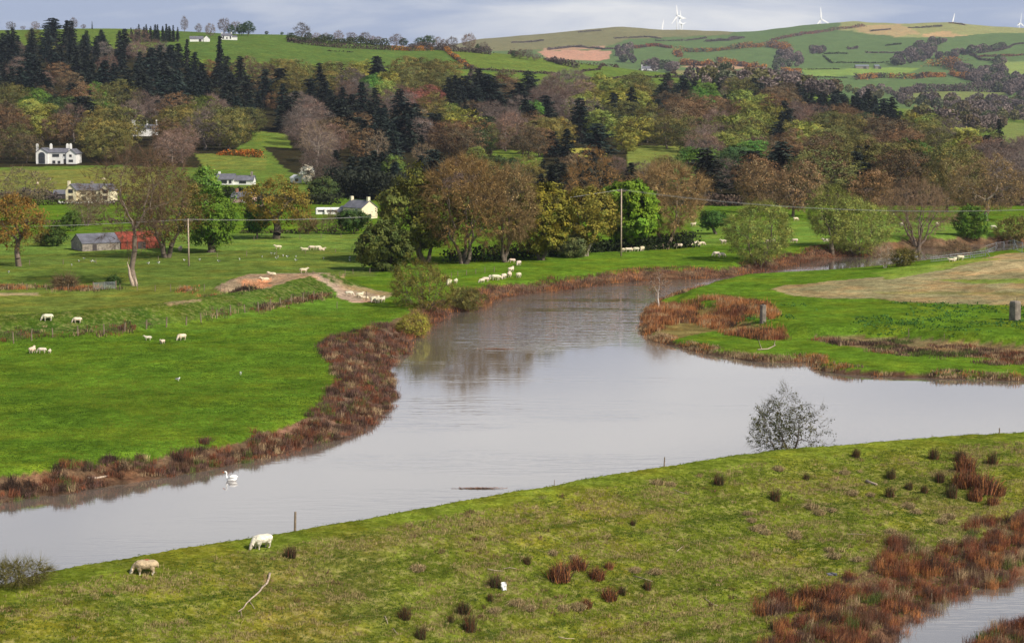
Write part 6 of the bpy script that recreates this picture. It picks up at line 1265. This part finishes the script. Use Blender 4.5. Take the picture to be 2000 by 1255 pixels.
def sheep_mesh(pose, seed):
    # facing +x, about 1.3 m long; barrel, neck, head with ears, four legs, tail in one skin
    lz = 0.0 if pose != 'lie' else -.34; E = []
    for x, z, r in ((-.44, .66, .20), (-.30, .66, .255), (-.10, .64, .27), (.10, .64, .27), (.28, .66, .25), (.42, .68, .19)):
        for sy in (-1, 1): E.append((x, sy * .07, z + lz, r * .82))
    if pose == 'graze': hd = [(.54, .62, .14), (.62, .50, .12), (.69, .37, .105), (.74, .25, .095), (.78, .16, .075), (.81, .09, .055)]
    elif pose == 'stand': hd = [(.52, .78, .14), (.58, .88, .12), (.64, .97, .105), (.72, .98, .095), (.80, .94, .075), (.87, .90, .055)]
    else: hd = [(.50, .78, .14), (.56, .88, .12), (.62, .94, .105), (.70, .94, .095), (.78, .90, .075), (.85, .86, .055)]
    E += [(x, 0, z + lz, r) for x, z, r in hd]; ex, ez = hd[2][0], hd[2][1] + lz
    for sy in (-1, 1): E += [(ex + .02, sy * .09, ez + .02, .04), (ex + .02, sy * .14, ez + .0, .035), (ex + .02, sy * .18, ez - .02, .028)]
    if pose != 'lie':
        for x in (.32, -.34):
            for sy in (-1, 1):
                hk = .05 if x < 0 else .0
                for k, (dx, z, r) in enumerate(((0, .42, .12), (-.01, .33, .085), (-hk, .25, .062), (-hk * 1.3, .18, .048), (-hk, .11, .040), (0, .04, .044))): E.append((x + dx, sy * .15, z, r))
    else:
        for x in (.34, -.26):
            for sy in (-1, 1): E += [(x, sy * .2, .12, .10), (x + .1, sy * .22, .07, .06), (x + .2, sy * .22, .05, .05)]
    E += [(-.60, 0, .62 + lz, .05), (-.63, 0, .54 + lz, .045), (-.63, 0, .46 + lz, .04)]
    me = blob_mesh('sheep', E, .032, (M['fleece'], M['face'])); n = len(me.vertices); co = np.zeros(n * 3); me.vertices.foreach_get('co', co); co = co.reshape(-1, 3); nv = np.zeros(n * 3); me.vertices.foreach_get('normal', nv); nv = nv.reshape(-1, 3)
    wool = sstep((co[:, 2] - (.30 + lz)) / .2) * sstep((.56 - co[:, 0]) / .12)
    lump = vnoise(co[:, 0] + co[:, 1] * .7 + 9, co[:, 2] + co[:, 1] * .5 + 9, .085, seed) * .6 + vnoise(co[:, 0] * 1.0 - co[:, 1] + 5, co[:, 2] + 5, .2, seed + 2) * .7
    co += nv * (wool * (.012 + .055 * (lump - .45)))[:, None]; me.vertices.foreach_set('co', co.ravel())
    for p_ in me.polygons:
        c_ = p_.center
        if c_.z - lz < .24 or c_.x > .70 or (pose != 'graze' and c_.x > .66): p_.material_index = 1
    me.update(); return me
M['face'] = mat('sheep_face', (.62, .53, .42), .9, .1, noise=[(12, .8, 1.15)])
SH = {'graze': sheep_mesh('graze', 1), 'stand': sheep_mesh('stand', 2), 'lie': sheep_mesh('lie', 3)}
CR = (.72, .62, .46)
def sheep(u, v, pose='graze', rz=180, sc=1.0, lab=None, col=CR, grp='sheep scattered over the meadows', base=None):
    g_ = ground(u, v); o = bpy.data.objects.new('lamb' if sc < .8 else 'sheep', SH[pose]); COL.objects.link(o); o.location = g_ - Vector((0, 0, .02)); o.rotation_euler = (0, 0, math.radians(rz)); o.scale = (sc * 1.02, sc * 1.12, sc * .88); o.color = (*[min(.85, x * rnd.uniform(.92, 1.06)) for x in col], 1)
    cat = 'lamb' if sc < .8 else 'sheep'
    if lab: tag(o, lab, cat, grp)
    else: later(o, base or {'graze': 'cream grazing ', 'stand': 'cream standing ', 'lie': 'cream resting '}[pose] + cat, cat, grp, u, v - 4)
    return o
GB = 'sheep on the near bank'
s1 = sheep(285, 1121, 'graze', 190, 1.12, 'muddy cream sheep with red mark grazing on the near bank path', (.50, .38, .25), GB)
s2 = sheep(512, 1070, 'graze', 222, 1.12, 'clean white woolly ewe grazing beside the upright post on the near bank', (.80, .72, .56), GB)
# raddle mark on the first sheep: a patch of its own fleece
mk = MB(); zt = max(v_.co.z for v_ in SH['graze'].vertices) - .01; mk.add([(x - .1, y, zt) for x, y in ((-.05, -.10), (.12, -.12), (.16, .04), (.02, .12), (-.10, .05))], [(0, 1, 2, 3, 4)]); mk.build('raddle_mark', mat('raddle', (.45, .12, .07), .9), s1)
for u, v, po, rz, sc in ((93,626,'graze',205,1.15),(151,630,'graze',200,.95),(63,689,'stand',80,.95),(82,689,'graze',190,.85),(97,689,'stand',95,.55),(289,664,'stand',190,.72),(317,671,'stand',250,.7),(355,664,'graze',230,1.05),
  (593,533,'stand',10,1.0),(531,538,'lie',160,1),(517,548,'lie',200,1),(682,578,'graze',0,.9),(703,581,'stand',40,.9),(712,584,'lie',170,.9),(730,590,'graze',250,1),(737,591,'stand',80,1),(746,590,'stand',60,.9),
  (877,556,'graze',260,1.1),(890,553,'stand',80,.8),(941,552,'graze',220,.8),(948,550,'graze',200,.9),(957,545,'stand',90,.7),(967,547,'graze',190,1.1),(972,546,'graze',0,.9),(984,544,'graze',250,1),(995,541,'stand',90,1),(998,531,'stand',60,1),(1013,518,'graze',250,1),(1013,542,'graze',70,1),(1000,513,'graze',180,.9),
  (1219,492,'graze',180,.9),(1226,492,'graze',190,1),(1233,491,'stand',90,.8),(1242,491,'graze',200,1),(1254,490,'graze',250,1.1),(1267,487,'graze',100,1.1),(1272,487,'stand',90,.7),(1279,487,'graze',250,1),(1325,485,'graze',185,1.2),(1334,483,'graze',10,1),(1347,481,'graze',190,.9),(1354,480,'stand',10,1.1),(1366,480,'graze',250,1),(1371,479,'graze',0,.9),(1399,500,'graze',190,1),(1409,502,'graze',10,1),(1413,476,'stand',200,1),
  (1500,476,'graze',180,1),(1508,475,'graze',0,1),(1552,474,'graze',180,1),(1554,431,'graze',20,1),(1614,472,'lie',180,1.2),(543,487,'stand',185,1),(595,489,'lie',180,1),(609,488,'graze',190,1),(621,488,'graze',10,1),(628,489,'lie',0,1),(352,490,'stand',90,1),(831,440,'stand',90,1),(1875,508,'graze',190,1),(1865,510,'graze',250,.8),(1857,511,'stand',180,.7),(1761,442,'stand',60,1),(1831,442,'stand',90,1),(1940,447,'graze',0,1),(1354,442,'stand',30,1),(96,352,'graze',180,1),(202,352,'graze',0,1),(73,361,'stand',90,1)):
    sheep(u, v, po, rz, sc * (1.12 if v < 600 else 1))
# gulls: white bodies with grey folded wings
def bird_mesh(name, wingc):
    me = skin_mesh(name, [(0, 0, .20), (-.12, 0, .21), (.10, 0, .22), (.16, 0, .30), (.24, 0, .30), (-.28, 0, .20), (.02, .04, .10), (.03, .04, 0), (.02, -.04, .10), (.03, -.04, 0)], [(0, 1), (0, 2), (2, 3), (3, 4), (1, 5), (0, 6), (6, 7), (0, 8), (8, 9)], [.085, .07, .07, .045, .012, .02, .012, .01, .012, .01], 1, 0, (M['swan'],)); return me
GU = bird_mesh('gull', None); wb = MB(); wb.tube([(.08, .07, .24), (-.1, .08, .24), (-.34, .03, .21)], [.03, .05, .01], 6); wb.tube([(.08, -.07, .24), (-.1, -.08, .24), (-.34, -.03, .21)], [.03, .05, .01], 6); GW = wb.mesh('wings'); GW.materials.append(M['slate'])
for u, v in ((140,519),(154,512),(164,507),(179,512),(184,513),(290,516),(310,515),(360,510),(390,509),(427,512),(468,508),(17,533),(512,503),(530,497),(536,497),(553,501),(543,503),(540,506),(561,503),(578,503),(578,510),(632,506),(683,505),(683,510),(696,510),(348,744),(470,732)):
    g_ = ground(u, v); o = bpy.data.objects.new('gull', GU); COL.objects.link(o); o.location = g_; o.scale = (1.3,) * 3; o.rotation_euler = (0, 0, rnd.uniform(0, 6.28)); q = bpy.data.objects.new('wings', GW); COL.objects.link(q); q.parent = o; later(o, 'white gull standing in the grass', 'gull', 'gulls on the meadow', u, v)
# swan
x, y = unproj(452, 938, 0.0); sw = empty('swan', (x, y, 0), math.radians(172)); tag(sw, 'white mute swan with orange bill swimming near the left bank', 'swan')
sb = skin_mesh('body', [(0, 0, .12), (.28, 0, .14), (-.30, 0, .15), (-.52, 0, .24), (.42, 0, .26), (.46, 0, .45), (.42, 0, .62), (.44, 0, .76), (.54, 0, .80), (.64, 0, .76)], [(0, 1), (0, 2), (2, 3), (1, 4), (4, 5), (5, 6), (6, 7), (7, 8), (8, 9)], [(.25, .22), (.22, .20), (.20, .18), (.04, .05), .10, .06, .05, .055, .065, .035], 2, 0, (M['swan'],)); q = bpy.data.objects.new('body', sb); COL.objects.link(q); q.parent = sw
wg = MB()
for s in (-1, 1): wg.tube([(.20, s * .17, .26), (0, s * .2, .36), (-.3, s * .15, .40), (-.58, s * .06, .36)], [.08, .14, .12, .02], 8)
wg.build('wings', M['swan'], sw, True); bl = MB(); bl.tube([(.65, 0, .75), (.72, 0, .72), (.80, 0, .69)], [.035, .03, .015], 6); bl.build('bill', M['bill'], sw, True)
bk = MB(); bk.tube([(.62, 0, .775), (.66, 0, .765)], [.03, .036], 6); bk.build('bill_knob', M['black'], sw, True)

resolve()

# ------------------------------------------------------------------ air
hm_ = bpy.data.materials.new('haze_air'); hm_.use_nodes = True; nt = hm_.node_tree; nt.nodes.clear(); oo = nt.nodes.new('ShaderNodeOutputMaterial'); pv = nt.nodes.new('ShaderNodeVolumePrincipled')
pv.inputs['Color'].default_value = (.72, .82, 1.0, 1); pv.inputs['Density'].default_value = 3.4e-5; pv.inputs['Anisotropy'].default_value = .2; nt.links.new(pv.outputs[0], oo.inputs['Volume'])
hb_ = MB(); hb_.box(-5200, 5200, -60, 9600, -6, 420); o = hb_.build('haze', hm_); tag(o, 'thin bluish haze over the valley', 'haze', kind='stuff')
